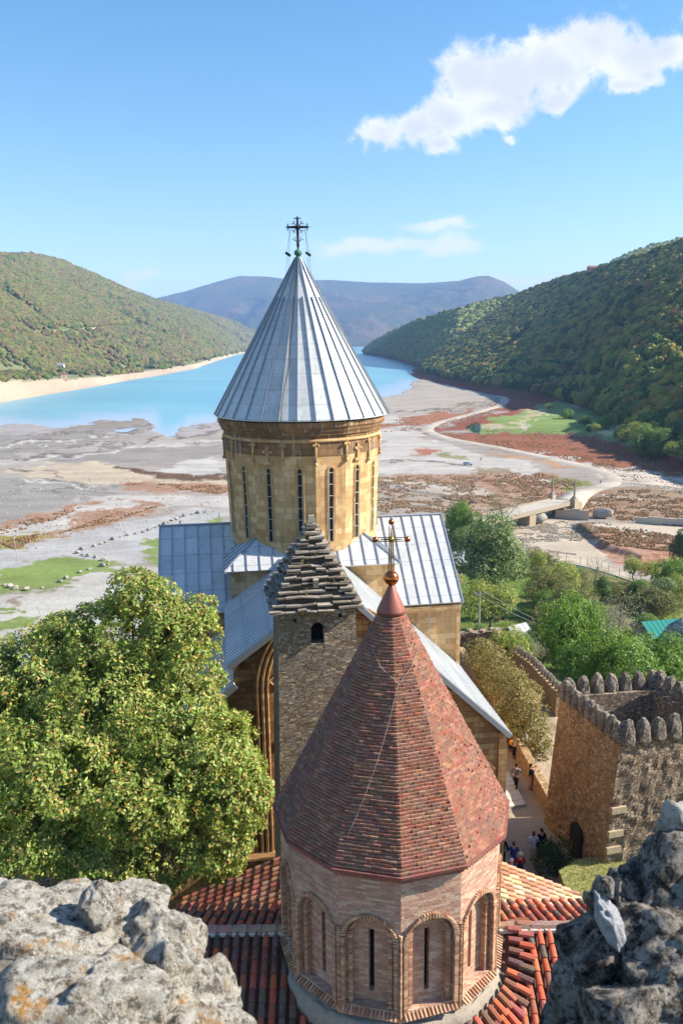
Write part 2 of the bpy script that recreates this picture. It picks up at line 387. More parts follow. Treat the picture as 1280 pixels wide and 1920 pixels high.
WOOD = simple('old_wood', lin((96, 74, 56)), .85)
WHITE = simple('white_plaster', lin((216, 210, 198)), .9)
CABLE = simple('cable', lin((196, 192, 188)), .6)
TEAL = simple('teal_roof_sheet', lin((34, 128, 112)), .4, .1)
CONC = simple('concrete', lin((176, 164, 144)), .95, 0, .2, .35, 3.)
CARP = simple('car_paint', lin((196, 204, 214)), .25, .3)
TYRE = simple('tyre_rubber', lin((28, 28, 28)), .9)
def leafmat(name, trans=.35, rough=.55):
    m, n = newmat(name); c = colattr(n)
    b = n('ShaderNodeBsdfPrincipled', {'Base Color': c, 'Roughness': rough, 'Specular IOR Level': .35})
    t = n('ShaderNodeBsdfTranslucent', {'Color': n.mix(1., c, (1.25, 1.2, .55), 'MULTIPLY')})
    x = n('ShaderNodeMixShader', {0: trans, 1: b.outputs[0], 2: t.outputs[0]})
    n('ShaderNodeOutputMaterial', {'Surface': x.outputs[0]}); return m
LEAF = leafmat('foliage')
BARK = tintmat('bark', .95, 14, 1., .5, bdist=.03)
def crownmat(name, stops):
    m, n = newmat(name); r = n('ShaderNodeObjectInfo').outputs['Random']
    P = n('ShaderNodeTexCoord').outputs['Object']
    W_ = world_pos(n); c = n.ramp(n.math('ADD', n.math('MULTIPLY', r, .7), n.math('MULTIPLY', n.noise(W_, .0045, 5, .65), .62)), stops); c = n.mix(n.math('MULTIPLY', n.smooth(n.noise(P, 3.2, 5, .7), .35, .7), .6), c, n.mix(1., c, (1.8, 1.6, 1.1), 'MULTIPLY'))
    finish(n, c, .8, bump=n.noise(P, 7., 5, .75), bstr=1., bdist=.5, spec=.15); return m
CROWN_R = crownmat('wooded_slope_crowns', [(0, lin((24, 40, 24))), (.35, lin((40, 58, 29))), (.55, lin((66, 84, 36))), (.7, lin((100, 110, 46))), (.88, lin((118, 112, 50))), (1, lin((104, 84, 44)))])
CROWN_L = crownmat('far_slope_crowns', [(0, lin((32, 50, 28))), (.3, lin((50, 66, 32))), (.5, lin((76, 88, 42))), (.64, lin((98, 98, 50))), (.76, lin((94, 84, 50))), (1, lin((84, 72, 56)))])
CROWN_M = crownmat('mid_slope_crowns', [(0, lin((62, 78, 44))), (.5, lin((90, 104, 56))), (1, lin((112, 112, 66)))])  # paler greens put the haze of distance into the crown colour
def rockmat(name, base, pale, dark, ochre, och=.5, gl=.6):
    m, n = newmat(name); P = world_pos(n)
    c = n.mix(n.smooth(n.noise(P, 20., 9, .8), .42, .57), base, pale)
    c = n.mix(n.math('MULTIPLY', n.smooth(n.noise(P, 34., 8, .8), .5, .57), gl), c, dark)
    c = n.mix(n.math('MULTIPLY', n.smooth(n.noise(n('ShaderNodeVectorMath', {0: P, 1: (7, 3, 1)}, operation='ADD').outputs[0], 6., 6, .7), .56, .66), och), c, ochre)
    c = n.mix(n.math('MULTIPLY', n.smooth(n.noise(P, 120., 4, .8), .54, .64), .6), c, pale)
    h = n.math('ADD', n.noise(P, 22., 9, .75), n.math('MULTIPLY', n.noise(P, 90., 6, .75), .4))
    finish(n, c, .95, bump=h, bstr=1., bdist=.05, spec=.2); return m
ROCK_L = rockmat('lichen_limestone', lin((176, 166, 148)), lin((216, 210, 196)), lin((84, 74, 62)), lin((190, 136, 58)), .95, .85)
ROCK_R = rockmat('dark_weathered_stone', lin((98, 88, 76)), lin((178, 170, 158)), lin((40, 36, 33)), lin((160, 112, 48)), .3, .95)
WHITEPAINT = rockmat('whitewashed_streak', lin((190, 190, 194)), lin((214, 214, 216)), lin((120, 120, 124)), lin((200, 200, 200)), .1, .3)
def groundmat():
    m, n = newmat('reservoir_bed_and_slopes'); P = world_pos(n); a = n('ShaderNodeAttribute', attribute_name='Col'); c = n.mix(1., a.outputs['Color'], (.70, .69, .66), 'MULTIPLY'); al = a.outputs['Alpha']
    f1 = n.noise(P, .5, 6, .7); f2 = n.noise(P, .09, 5, .6); f3 = n.noise(scaled(n, P, (.035, .09, 1)), 1., 9, .72)
    c = n.mix(n.math('MULTIPLY', n.smooth(f3, .47, .58), .5), c, n.mix(1., c, (.74, .70, .68), 'MULTIPLY'))
    c = n.mix(n.math('MULTIPLY', n.smooth(f3, .5, .4), .35), c, n.mix(1., c, (1.22, 1.2, 1.18), 'MULTIPLY'))
    scr = n.math('MULTIPLY', n.smooth(n.math('ADD', f1, n.math('MULTIPLY', n.math('SUBTRACT', f2, .5), .5)), .46, .58), al)
    c = n.mix(scr, c, n.mix(n.noise(P, .25, 3), lin((112, 62, 44)), lin((134, 98, 66))))
    g = n.noise(P, 2.2, 5, .75)
    c = n.mix(n.math('MULTIPLY', n.smooth(g, .45, .8), .3), c, n.mix(1., c, (.6, .58, .55), 'MULTIPLY'))
    finish(n, c, .95, bump=n.math('ADD', n.noise(P, .6, 6, .7), n.math('MULTIPLY', n.noise(P, 4., 4, .7), .12)), bstr=.7, bdist=.45, spec=.15); return m
GROUND = groundmat()
def hillmat(name, cols, sc=.02, bd=6.):
    m, n = newmat(name); P = world_pos(n)
    c = n.ramp(n.math('ADD', n.math('MULTIPLY', n.noise(P, sc, 6, .65), .7), n.math('MULTIPLY', n.noise(P, sc*7, 4, .7), .3)), [(i/(len(cols)-1)*.5+.25, x) for i, x in enumerate(cols)])
    a = n('ShaderNodeAttribute', attribute_name='Col'); c = n.mix(a.outputs['Alpha'], c, a.outputs['Color'])
    finish(n, c, .95, bump=n.noise(P, sc*5, 6, .75), bstr=1., bdist=bd, spec=.1); return m
HILL_R = hillmat('wooded_hill_soil', [lin((40, 48, 24)), lin((62, 68, 34)), lin((84, 78, 44))], .02, 3.)
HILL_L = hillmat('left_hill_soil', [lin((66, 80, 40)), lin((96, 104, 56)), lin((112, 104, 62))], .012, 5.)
HILL_F = hillmat('far_mountain', [lin((44, 60, 36)), lin((78, 80, 48)), lin((138, 96, 62))], .0022, 60.)
def watermat():
    m, n = newmat('turquoise_water'); P = world_pos(n)
    b = n.noise(scaled(n, P, (.25, .12, 1)), 1., 5, .6); lg = n.noise(scaled(n, P, (.004, .009, 1)), 1., 4, .5)
    a = n('ShaderNodeAttribute', attribute_name='Col')
    c = n.mix(n.smooth(lg, .35, .7), lin((92, 144, 158)), lin((106, 154, 164)))
    c = n.mix(a.outputs['Alpha'], c, a.outputs['Color'])
    finish(n, c, .3, bump=b, bstr=.25, bdist=.15, spec=.4); return m
WATER = watermat()
# ---------------------------------------------------------------- terrain sheet
WZ = -30.4
LAKE = [(-500, 830), (-120, 800), (0, 790), (90, 797), (190, 788), (285, 780), (292, 806), (312, 816), (350, 800), (360, 788), (430, 784), (560, 765), (712, 740), (742, 733), (764, 723), (768, 712), (788, 700), (900, 690), (900, 620), (-500, 620)]
PX_S = np.array([-2000, -14, 40])
def rect_d(x, y):
    dx = np.maximum(np.maximum(-22-x, x-16.), 0); dy = np.maximum(np.maximum(-60-y, y-69.), 0); return np.hypot(dx, dy)
HZ = [  # raised or sunken patches (px polygon, height, softness px)
    ([(880, 802), (960, 778), (1060, 752), (1110, 765), (1180, 800), (1330, 850), (1330, 870), (1180, 845), (1060, 816), (900, 812)], 4.5, 6),
    ([(1075, 990), (1120, 988), (1290, 1020), (1400, 1060), (1200, 1078), (1130, 1045), (1095, 1010)], 1.6, 5),
    ([(245, 879), (300, 890), (430, 893), (430, 900), (300, 899), (250, 885)], -1.2, 3),
    ([(700, 905), (880, 940), (885, 945), (700, 915)], -.8, 3),
    ([(0, 832), (140, 822), (290, 790), (297, 797), (150, 829), (0, 838)], -.12, 3)]
def tz(x, y):
    x = np.asarray(x, dtype=float); y = np.asarray(y, dtype=float)
    s = rect_d(x, y)
    right = np.interp(s, [0, 1, 6, 25, 55, 100, 150, 190], [0, -2, -4.5, -10, -17, -22, -28, -30])
    left = np.interp(s, [0, 3, 20, 55, 80, 120], [0, -1.5, -10, -25, -29, -30])
    w = sstep(x, -25, 10); z = right*w+left*(1-w)
    sh = x.shape; P = np.stack([x.ravel(), y.ravel()], 1)
    z = z+((fbm(P/18, 4, 3)-.5)*1.1*sstep(s.ravel(), 4, 40)).reshape(sh)
    yy = np.maximum(y, 12.)
    px, py = project(np.stack([x.ravel(), yy.ravel(), np.full(x.size, -30.)], 1))
    dist = np.hypot(x, yy).ravel()
    far = sstep(dist, 150, 230)
    for poly, h, so_ in HZ: z = z+(h*sstep(poly_sd(px, py, poly), -so_, so_)*far).reshape(sh)
    lx = np.stack([px/50, py/9], 1); lk = sstep(poly_sd(px+(fbm(lx, 5, 71)-.5)*90, py+(fbm(lx*1.3, 5, 81)-.5)*16, LAKE), -7, 5)*far
    z = z-(1.4*lk).reshape(sh)
    return z
def tzs(x, y): return float(tz(np.array([x]), np.array([y]))[0])
ZN = [  # (sRGB, scrub amount, softness px, polygon) - the soils, silts, grass and gravel of the drained reservoir bed
 ((168, 162, 160), 0, 10, [(-400, 775), (430, 765), (430, 812), (200, 815), (-400, 850)]),
 ((150, 144, 138), 0, 5, [(-400, 850), (0, 815), (140, 803), (300, 785), (290, 803), (180, 830), (0, 860), (-400, 890)]),
 ((150, 140, 128), 0, 4, [(150, 790), (240, 782), (280, 786), (200, 800), (120, 806)]),
 ((172, 164, 156), 0, 6, [(0, 860), (200, 828), (430, 812), (430, 836), (200, 850), (60, 872), (-200, 900)]),
 ((152, 146, 140), 0, 6, [(60, 850), (220, 838), (430, 836), (430, 858), (250, 872), (110, 868)]),
 ((194, 178, 156), 0, 5, [(20, 880), (90, 868), (200, 870), (300, 892), (430, 903), (430, 914), (300, 908), (150, 906), (60, 895)]),
 ((192, 188, 182), 0, 5, [(270, 890), (330, 872), (430, 858), (430, 889), (330, 892)]),
 ((98, 84, 68), .5, 3, [(205, 873), (245, 877), (300, 888), (430, 890), (430, 902), (290, 899), (250, 889)]),
 ((154, 150, 144), 0, 8, [(-300, 900), (0, 893), (140, 905), (240, 915), (130, 945), (0, 985), (-300, 1020)]),
 ((172, 138, 116), .4, 4, [(220, 905), (290, 903), (430, 908), (430, 927), (350, 920), (260, 925)]),
 ((194, 190, 184), .12, 6, [(110, 958), (200, 928), (320, 930), (430, 925), (430, 952), (330, 948), (240, 960), (100, 1000), (0, 1030), (0, 992)]),
 ((170, 142, 120), .8, 4, [(140, 962), (230, 956), (300, 950), (230, 972), (120, 1006), (60, 1018), (120, 985)]),
 ((174, 142, 120), .6, 3, [(-50, 990), (60, 968), (180, 938), (190, 941), (80, 975), (0, 998)]),
 ((172, 142, 120), .7, 3, [(230, 935), (290, 940), (300, 956), (270, 950)]),
 ((148, 140, 66), .3, 3, [(-60, 1022), (40, 1003), (85, 998), (78, 1010), (30, 1028), (-60, 1045)]),
 ((180, 178, 176), 0, 5, [(-300, 1095), (0, 1040), (90, 1014), (200, 988), (330, 960), (430, 952), (430, 972), (330, 984), (290, 1005), (268, 1040), (258, 1062), (200, 1050), (120, 1042), (60, 1056), (-300, 1120)]),
 ((190, 186, 178), 0, 6, [(-300, 1112), (40, 1112), (120, 1102), (220, 1066), (262, 1062), (300, 1060), (340, 1300), (-300, 1300)]),
 ((128, 148, 80), .1, 5, [(-60, 1078), (60, 1052), (130, 1043), (200, 1050), (228, 1060), (200, 1072), (120, 1098), (40, 1110), (-60, 1108)]),
 ((132, 150, 84), .1, 5, [(268, 1022), (300, 1000), (330, 985), (430, 968), (430, 1075), (282, 1060)]),
 ((126, 144, 80), .1, 3, [(-50, 1140), (25, 1136), (20, 1150), (-50, 1158)]),
 ((126, 142, 80), .1, 4, [(-40, 1170), (60, 1156), (75, 1165), (20, 1180), (-40, 1182)]),
 ((150, 142, 124), .3, 4, [(5, 1122), (45, 1119), (40, 1132), (8, 1134)]),
 # right-hand side
 ((176, 167, 156), 0, 8, [(700, 742), (790, 716), (880, 730), (905, 748), (880, 765), (850, 778), (700, 782)]),
 ((140, 138, 120), .2, 3, [(835, 757), (880, 754), (882, 759), (840, 761)]),
 ((192, 187, 180), .06, 6, [(700, 782), (860, 772), (800, 800), (795, 826), (900, 850), (1000, 868), (1010, 885), (880, 892), (700, 893)]),
 ((170, 116, 92), .5, 4, [(700, 796), (760, 788), (850, 772), (880, 776), (830, 790), (798, 800), (740, 808), (700, 806)]),
 ((166, 108, 84), .5, 3, [(755, 781), (850, 772), (905, 768), (880, 776), (780, 786)]),
 ((176, 120, 94), .4, 3, [(775, 838), (820, 846), (815, 858), (782, 850)]),
 ((148, 150, 108), .3, 3, [(835, 848), (880, 852), (870, 860), (836, 860)]),
 ((150, 140, 118), .4, 4, [(870, 888), (900, 876), (945, 876), (940, 888), (900, 894)]),
 ((146, 80, 64), .45, 5, [(800, 712), (840, 714), (900, 726), (980, 740), (1010, 742), (1060, 752), (960, 778), (880, 803), (812, 806), (850, 790), (920, 776), (952, 756), (938, 738), (880, 724)]),
 ((128, 152, 82), .05, 6, [(868, 802), (960, 778), (1060, 751), (1110, 762), (1150, 790), (1230, 830), (1200, 835), (1130, 822), (1060, 815), (900, 812)]),
 ((186, 172, 138), .1, 3, [(900, 800), (960, 790), (1010, 765), (1020, 768), (975, 792), (905, 804)]),
 ((206, 198, 158), .2, 6, [(1120, 800), (1180, 780), (1200, 800), (1190, 822), (1130, 818)]),
 ((148, 92, 68), .7, 4, [(806, 808), (870, 812), (1060, 815), (1150, 826), (1300, 866), (1330, 905), (1200, 880), (1080, 868), (980, 848), (880, 828), (812, 817)]),
 ((186, 152, 118), .4, 4, [(900, 842), (1000, 858), (1060, 868), (1090, 880), (1040, 872), (940, 853)]),
 ((206, 192, 178), .18, 5, [(1060, 860), (1180, 880), (1330, 905), (1330, 930), (1220, 905), (1160, 900), (1120, 880)]),
 ((172, 140, 118), .75, 6, [(700, 893), (880, 892), (1010, 885), (1090, 905), (1062, 930), (1030, 938), (960, 950), (900, 965), (700, 960)]),
 ((192, 182, 170), .25, 5, [(700, 893), (800, 898), (900, 915), (930, 935), (860, 930), (700, 912)]),
 ((168, 156, 142), .12, 5, [(700, 916), (800, 925), (900, 950), (910, 985), (840, 980), (700, 975)]),
 ((158, 140, 116), .6, 6, [(1058, 945), (1140, 922), (1175, 912), (1330, 925), (1330, 990), (1130, 972), (1062, 962)]),
 ((120, 136, 70), .3, 5, [(1020, 905), (1070, 896), (1100, 905), (1060, 925)]),
 ((198, 184, 164), .05, 5, [(940, 985), (1010, 972), (1100, 978), (1330, 985), (1330, 1040), (1180, 1010), (1130, 1005), (1110, 1020), (1150, 1062), (1190, 1085), (1080, 1062), (985, 1030), (930, 1010)]),
 ((186, 150, 128), .85, 4, [(1075, 990), (1120, 988), (1290, 1022), (1400, 1055), (1200, 1078), (1135, 1045), (1095, 1010)]),
 ((176, 160, 142), .15, 5, [(900, 1010), (985, 1030), (1080, 1062), (1080, 1070), (980, 1050), (900, 1060)]),
]
GARDEN = [(850, 1055), (985, 1036), (1080, 1062), (1200, 1088), (1600, 1150), (1600, 1700), (850, 1700)]
def chan(line, w, col, a=0.):
    P = [Vector((*p, 0)) for p in line]; up, dn = [], []
    for i, p in enumerate(P):
        d = (P[min(i+1, len(P)-1)]-P[max(i-1, 0)]).normalized(); nn = Vector((-d.y, d.x, 0))*w*(.4 if i in (0, len(P)-1) else 1); up.append((p+nn)[:2]); dn.append((p-nn)[:2])
    return (col, a, 1.6, up+dn[::-1])
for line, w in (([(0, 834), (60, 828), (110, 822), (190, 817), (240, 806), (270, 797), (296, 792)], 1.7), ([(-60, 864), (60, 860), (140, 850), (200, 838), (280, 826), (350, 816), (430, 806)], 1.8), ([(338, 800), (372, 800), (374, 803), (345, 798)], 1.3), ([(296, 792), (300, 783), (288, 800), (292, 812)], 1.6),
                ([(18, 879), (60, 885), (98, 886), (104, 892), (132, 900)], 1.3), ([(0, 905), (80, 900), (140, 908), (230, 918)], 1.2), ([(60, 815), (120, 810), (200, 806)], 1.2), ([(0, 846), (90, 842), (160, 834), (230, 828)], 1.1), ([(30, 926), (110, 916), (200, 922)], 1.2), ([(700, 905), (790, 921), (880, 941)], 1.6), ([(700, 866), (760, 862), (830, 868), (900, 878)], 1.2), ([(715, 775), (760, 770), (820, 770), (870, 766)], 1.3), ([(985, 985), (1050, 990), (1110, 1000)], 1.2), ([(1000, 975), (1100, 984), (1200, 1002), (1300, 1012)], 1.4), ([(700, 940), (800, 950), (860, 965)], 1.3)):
    ZN.append(chan(line, w, (118, 110, 102)))  # dark channel lines with the shade of their eroded banks painted in
for line, w in (([(0, 838), (110, 827), (240, 812)], 1.8), ([(0, 868), (150, 857), (280, 835), (430, 822)], 1.8), ([(40, 895), (150, 915), (250, 905)], 1.5), ([(700, 880), (800, 876), (900, 884)], 2.2), ([(700, 830), (790, 822), (850, 836)], 2.), ([(1000, 978), (1150, 988), (1290, 1008)], 2.), ([(900, 908), (1000, 900), (1060, 912)], 1.6), ([(990, 846), (1100, 866), (1200, 892)], 1.4), ([(870, 806), (940, 800), (1005, 790), (1030, 776)], 1.4), ([(960, 812), (985, 796), (1000, 784)], 1.2), ([(1060, 945), (1150, 930), (1280, 944)], 1.6)):
    ZN.append(chan(line, w, (196, 190, 182)))
def terrain():
    az = np.concatenate([np.linspace(-62, -26, 30), np.linspace(-25.5, 25.5, 600), np.linspace(26, 62, 30)])
    pyr = np.arange(1240, 658, -1.35); dr = 57.5/np.tan(np.arctan((pyr-960)/FPX)+PITCH)
    d = np.concatenate([np.arange(4, dr[0]-1, 1.6), dr, [5500, 7000, 9000, 12000]])
    A, D = np.meshgrid(np.radians(az), d); X = (np.sin(A)*D).ravel(); Y = (np.cos(A)*D).ravel()
    Z = tz(X, Y); px, py = project(np.stack([X, Y, Z], 1))
    C = np.ones((len(X), 4)); C[:, :3] = lin((166, 158, 150)); C[:, 3] = .1
    wx = (fbm(np.stack([px/60, py/9], 1), 5, 21)-.5); wy = (fbm(np.stack([px/45, py/9], 1), 5, 31)-.5)
    w2 = fbm(np.stack([px/16, py/3.2], 1), 4, 61)-.5; qx, qy = px+wx*90+w2*50, py+wy*17+w2*7
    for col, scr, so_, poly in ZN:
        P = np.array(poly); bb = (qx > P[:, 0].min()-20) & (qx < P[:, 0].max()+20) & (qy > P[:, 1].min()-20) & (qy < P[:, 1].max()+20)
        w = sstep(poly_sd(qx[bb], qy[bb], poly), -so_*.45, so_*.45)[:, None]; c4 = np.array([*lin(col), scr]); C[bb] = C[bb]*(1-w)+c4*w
    gsel = (px > 800) & (py > 1000); w = sstep(poly_sd(px[gsel]+wx[gsel]*30, py[gsel]+wy[gsel]*20, GARDEN), -5, 5)[:, None]
    gn = fbm(np.stack([X, Y], 1)[gsel]/7, 4, 5)[:, None]
    gc = np.array([*lin((104, 134, 62)), .1])*sstep(gn, .4, .55)+np.array([*lin((150, 138, 104)), .1])*(1-sstep(gn, .4, .55))
    C[gsel] = C[gsel]*(1-w)+gc*w
    s = rect_d(X, Y); cl = (s > .5) & (s < 60) & (X < -10); C[cl] = [*lin((100, 112, 60)), .2]
    near = s < .5; nn = fbm(np.stack([X, Y], 1)[near]/2.5, 4, 9)[:, None]
    cc = np.array([*lin((186, 168, 144)), 0])*(1-sstep(nn, .55, .7))+np.array([*lin((150, 136, 108)), 0])*sstep(nn, .55, .7)
    gl = (X[near] < -1)[:, None]; C[near] = np.where(gl, np.array([*lin((104, 116, 64)), .1]), cc)
    na, nd = len(az), len(d); i = np.arange(nd-1)[:, None]*na+np.arange(na-1)[None, :]
    F = np.stack([i, i+1, i+1+na, i+na], -1).reshape(-1, 4)
    tag(big_mesh('ground', np.stack([X, Y, Z], 1), F, GROUND, C, smooth=True), kind='structure')
terrain()
def lake():
    az = np.radians(np.linspace(-45, 45, 300)); pyr = np.arange(850, 640, -2.); d = np.concatenate([(CAMZ-WZ)/np.tan(np.arctan((pyr-960)/FPX)+PITCH), [9000, 14000]])
    A, D = np.meshgrid(az, d); X = (np.sin(A)*D).ravel(); Y = (np.cos(A)*D).ravel(); V = np.stack([X, Y, np.full(X.size, WZ)], 1)
    px, py = project(V); q = (fbm(np.stack([px/70, py/9], 1), 4, 8)-.5)
    sd_ = poly_sd(px, py+q*16, LAKE); a = (1-sstep(sd_, 0, 22))*.7; C = np.ones((len(X), 4)); C[:, :3] = lin((160, 166, 184)); C[:, 3] = np.where(py > 712, a, a*.0)
    na, nd = len(az), len(d); i = np.arange(nd-1)[:, None]*na+np.arange(na-1)[None, :]
    F = np.stack([i, i+1, i+1+na, i+na], -1).reshape(-1, 4)
    tag(big_mesh('lake_water', V, F, WATER, C, smooth=True), kind='structure')
lake()
# ---------------------------------------------------------------- hills: lofted from shoreline to skyline
def hill(name, foot, ridge, slope, mat, ncol, nrow, amp, nsc, seed, x0, x1, bank=None, colf=None, zf=WZ-1.5, rd=None, spur=0.):
    px = np.linspace(x0, x1, ncol); fy = np.interp(px, *zip(*foot)); ry = np.interp(px, *zip(*ridge))
    ry = ry+(fbm(np.stack([px/22, px*0], 1), 4, seed+50)-.5)*(4 if amp < 50 else 2)
    V = np.zeros((nrow, ncol, 3)); T = np.zeros((nrow, ncol)); C = np.zeros((nrow, ncol, 4))
    tt = np.concatenate([np.linspace(0, 1, nrow-8), np.linspace(1.03, 1.5, 8)])
    for j in range(ncol):
        f = PZ(px[j], fy[j], WZ); df = math.hypot(f.x, f.y); r = ray(px[j], ry[j]); hr = math.hypot(r.x, r.y); ta = r.z/hr
        dr = (CAMZ-WZ+slope*df)/(slope-ta) if rd is None else float(rd(r.x/hr, ta) if callable(rd) else np.interp(px[j], *zip(*rd)))
        dr = max(dr, df*1.02); zr = CAMZ+ta*dr; ux, uy = r.x/hr, r.y/hr
        d = df+(dr-df)*tt
        if bank:
            bh = np.interp(px[j], *zip(*bank[0])); bw = np.interp(px[j], *zip(*bank[1])); k = 45*df/900
            z = WZ+bh*sstep(d, df, df+k*1.3)
            d0 = df+k+bw; z = z+(zr-WZ-bh)*np.clip((d-d0)/max(dr-d0, 1), 0, 1)**.85
            z[0] = zf
        else:
            z = WZ+(zr-WZ)*np.clip(tt, 0, 1)**.92; z[0] = zf
            d[0] -= 3
        z = np.where(tt > 1, zr-(tt-1)*(zr-WZ)*1.2, z)
        V[:, j, 0] = ux*d; V[:, j, 1] = uy*d; V[:, j, 2] = z; T[:, j] = tt
    Pn = V.reshape(-1, 3)[:, :2]/nsc
    rg = 1-np.abs(fbm(Pn+fbm(Pn*.7, 3, seed+9)[:, None]*1.2, 5, seed)*2-1)
    w = np.sin(np.pi*np.clip(T, 0, 1)).ravel()**1.2
    if bank is not None: w = w*sstep(T.ravel(), .28, .6)
    dz = (rg-.75)*amp*w
    V[:, :, 2] += np.minimum(dz, 0).reshape(nrow, ncol)*1.4
    if colf is not None: C = colf(V.reshape(-1, 3), T.ravel())
    else: C = C.reshape(-1, 4)
    i = np.arange(nrow-1)[:, None]*ncol+np.arange(ncol-1)[None, :]; F = np.stack([i, i+1, i+1+ncol, i+ncol], -1).reshape(-1, 4)
    tag(big_mesh(name, V.reshape(-1, 3), F, mat, C, smooth=True), kind='structure')
    return V, T
def col_right(V, T):
    C = np.zeros((len(V), 4)); w = 1-sstep(V[:, 2]+(fbm(V[:, :2]/25, 3, 4)-.5)*8, -27, -22); C[:, :3] = lin((112, 66, 48)); C[:, 3] = w; return C
def col_left(V, T):
    px, py = project(V); C = np.zeros((len(V), 4)); nzv = fbm(V[:, :2]/60, 4, 4)
    bh = np.interp(px, [0, 150, 230, 400, 475], [21, 12, 9, 8, 8]); h = V[:, 2]-WZ
    c = np.where((h < bh*.9)[:, None], np.array(lin((214, 192, 166))), np.array(lin((150, 152, 112))))
    c = c*(.8+.4*nzv[:, None]); C[:, :3] = c*.55; C[:, 3] = np.clip(1-sstep(h-bh, 3, 14), 0, 1)
    e = np.abs(py-np.interp(px, [-50, 60, 150, 260, 300], [634, 626, 618, 611, 607])); rdm = (e < 2.2) & (px < 262) & (T > .05) & (T < .98); C[rdm, :3] = lin((176, 164, 144)); C[rdm, 3] = 1
    return C
VR, TR = hill('near_wooded_hill', [(765, 702), (790, 713), (830, 720), (900, 736), (960, 748), (1040, 762), (1110, 780), (1160, 812), (1220, 846), (1280, 872), (1400, 920), (1700, 1010)],
    [(765, 700), (790, 688), (830, 655), (880, 622), (930, 585), (970, 556), (1010, 539), (1060, 523), (1110, 511), (1160, 498), (1200, 486), (1280, 456), (1400, 410), (1700, 330)],
    .5, HILL_R, 260, 150, 100, 210, 3, 765, 1700, colf=col_right, rd=lambda s, ta: min(1900, (CAMZ-WZ+.58*125)/max(.02, .58*s-ta)))
VL, TL = hill('left_hill', [(-700, 880), (-300, 800), (0, 752), (60, 742), (150, 728), (230, 714), (300, 703), (360, 692), (400, 678), (440, 666), (475, 660), (510, 656)],
    [(-700, 440), (-300, 455), (0, 480), (60, 481), (120, 494), (180, 521), (230, 544), (290, 566), (350, 581), (400, 595), (440, 606), (475, 622), (510, 650)],
    .28, HILL_L, 420, 190, 190, 420, 12, -700, 510, bank=([(0, 21), (150, 12), (230, 9), (475, 8)], [(0, 260), (230, 200), (400, 120)]), colf=col_left, rd=lambda s, ta: min(4600, (CAMZ-WZ+.6*330)/max(.03, .6*-s-ta)))
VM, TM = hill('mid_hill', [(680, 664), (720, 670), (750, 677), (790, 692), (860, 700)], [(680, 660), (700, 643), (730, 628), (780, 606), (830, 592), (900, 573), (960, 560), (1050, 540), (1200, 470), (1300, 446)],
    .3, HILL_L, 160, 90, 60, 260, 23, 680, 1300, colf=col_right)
hill('far_mountain', [(-200, 650), (1500, 650)], [(-200, 620), (100, 610), (200, 590), (250, 572), (290, 560), (340, 548), (400, 530), (450, 517), (500, 519), (560, 526), (620, 525), (700, 530), (780, 531), (860, 527), (890, 519), (915, 517), (945, 528), (970, 545), (1010, 565), (1100, 590), (1500, 600)],
    .3, HILL_F, 420, 140, 480, 1300, 37, -200, 1500, rd=[(0, 8200), (450, 8600), (900, 7800), (1500, 7800)])
# ---------------------------------------------------------------- woods on the slopes
def crown_proto(name, seed, mat, sub=3):
    V, F = ICO[sub]; rr = 1+(fbm(V*1.9+seed*7, 4, seed)-.5)*.9+(fbm(V*5+seed, 3, seed, .7)-.5)*.55
    P = V*rr[:, None]; P[:, 2] = P[:, 2]*.85+.35
    me = bpy.data.meshes.new(name); me.from_pydata(P.tolist(), [], F.tolist()); me.materials.append(mat)
    return bpy.data.objects.new(name, me)
def scatter(name, P, sc, protos, label, cat):
    col = bpy.data.collections.new(name+'_crowns')
    for o in protos: col.objects.link(o)
    me = bpy.data.meshes.new(name); me.from_pydata(P.tolist(), [], [])
    a = me.attributes.new('sc', 'FLOAT', 'POINT'); a.data.foreach_set('value', sc.astype(np.float32))
    a = me.attributes.new('rz', 'FLOAT', 'POINT'); a.data.foreach_set('value', rng.uniform(0, 6.28, len(P)).astype(np.float32))
    o = bpy.data.objects.new(name, me); S.collection.objects.link(o)
    g = bpy.data.node_groups.new(name, 'GeometryNodeTree')
    g.interface.new_socket('Geometry', in_out='INPUT', socket_type='NodeSocketGeometry'); g.interface.new_socket('Geometry', in_out='OUTPUT', socket_type='NodeSocketGeometry')
    gi = g.nodes.new('NodeGroupInput'); go = g.nodes.new('NodeGroupOutput'); ip = g.nodes.new('GeometryNodeInstanceOnPoints'); ci = g.nodes.new('GeometryNodeCollectionInfo')
    ci.inputs['Collection'].default_value = col; ci.inputs['Separate Children'].default_value = True; ci.inputs['Reset Children'].default_value = True
    ip.inputs['Pick Instance'].default_value = True
    na = g.nodes.new('GeometryNodeInputNamedAttribute'); na.data_type = 'FLOAT'; na.inputs[0].default_value = 'sc'
    nr = g.nodes.new('GeometryNodeInputNamedAttribute'); nr.data_type = 'FLOAT'; nr.inputs[0].default_value = 'rz'
    cx = g.nodes.new('ShaderNodeCombineXYZ'); l = g.links.new
    l(gi.outputs[0], ip.inputs['Points']); l(ci.outputs[0], ip.inputs['Instance']); l(na.outputs[0], ip.inputs['Scale']); l(nr.outputs[0], cx.inputs[2]); l(cx.outputs[0], ip.inputs['Rotation']); l(ip.outputs[0], go.inputs[0])
    md = o.modifiers.new('woods', 'NODES'); md.node_group = g
    return tag(o, label, cat, kind='stuff')
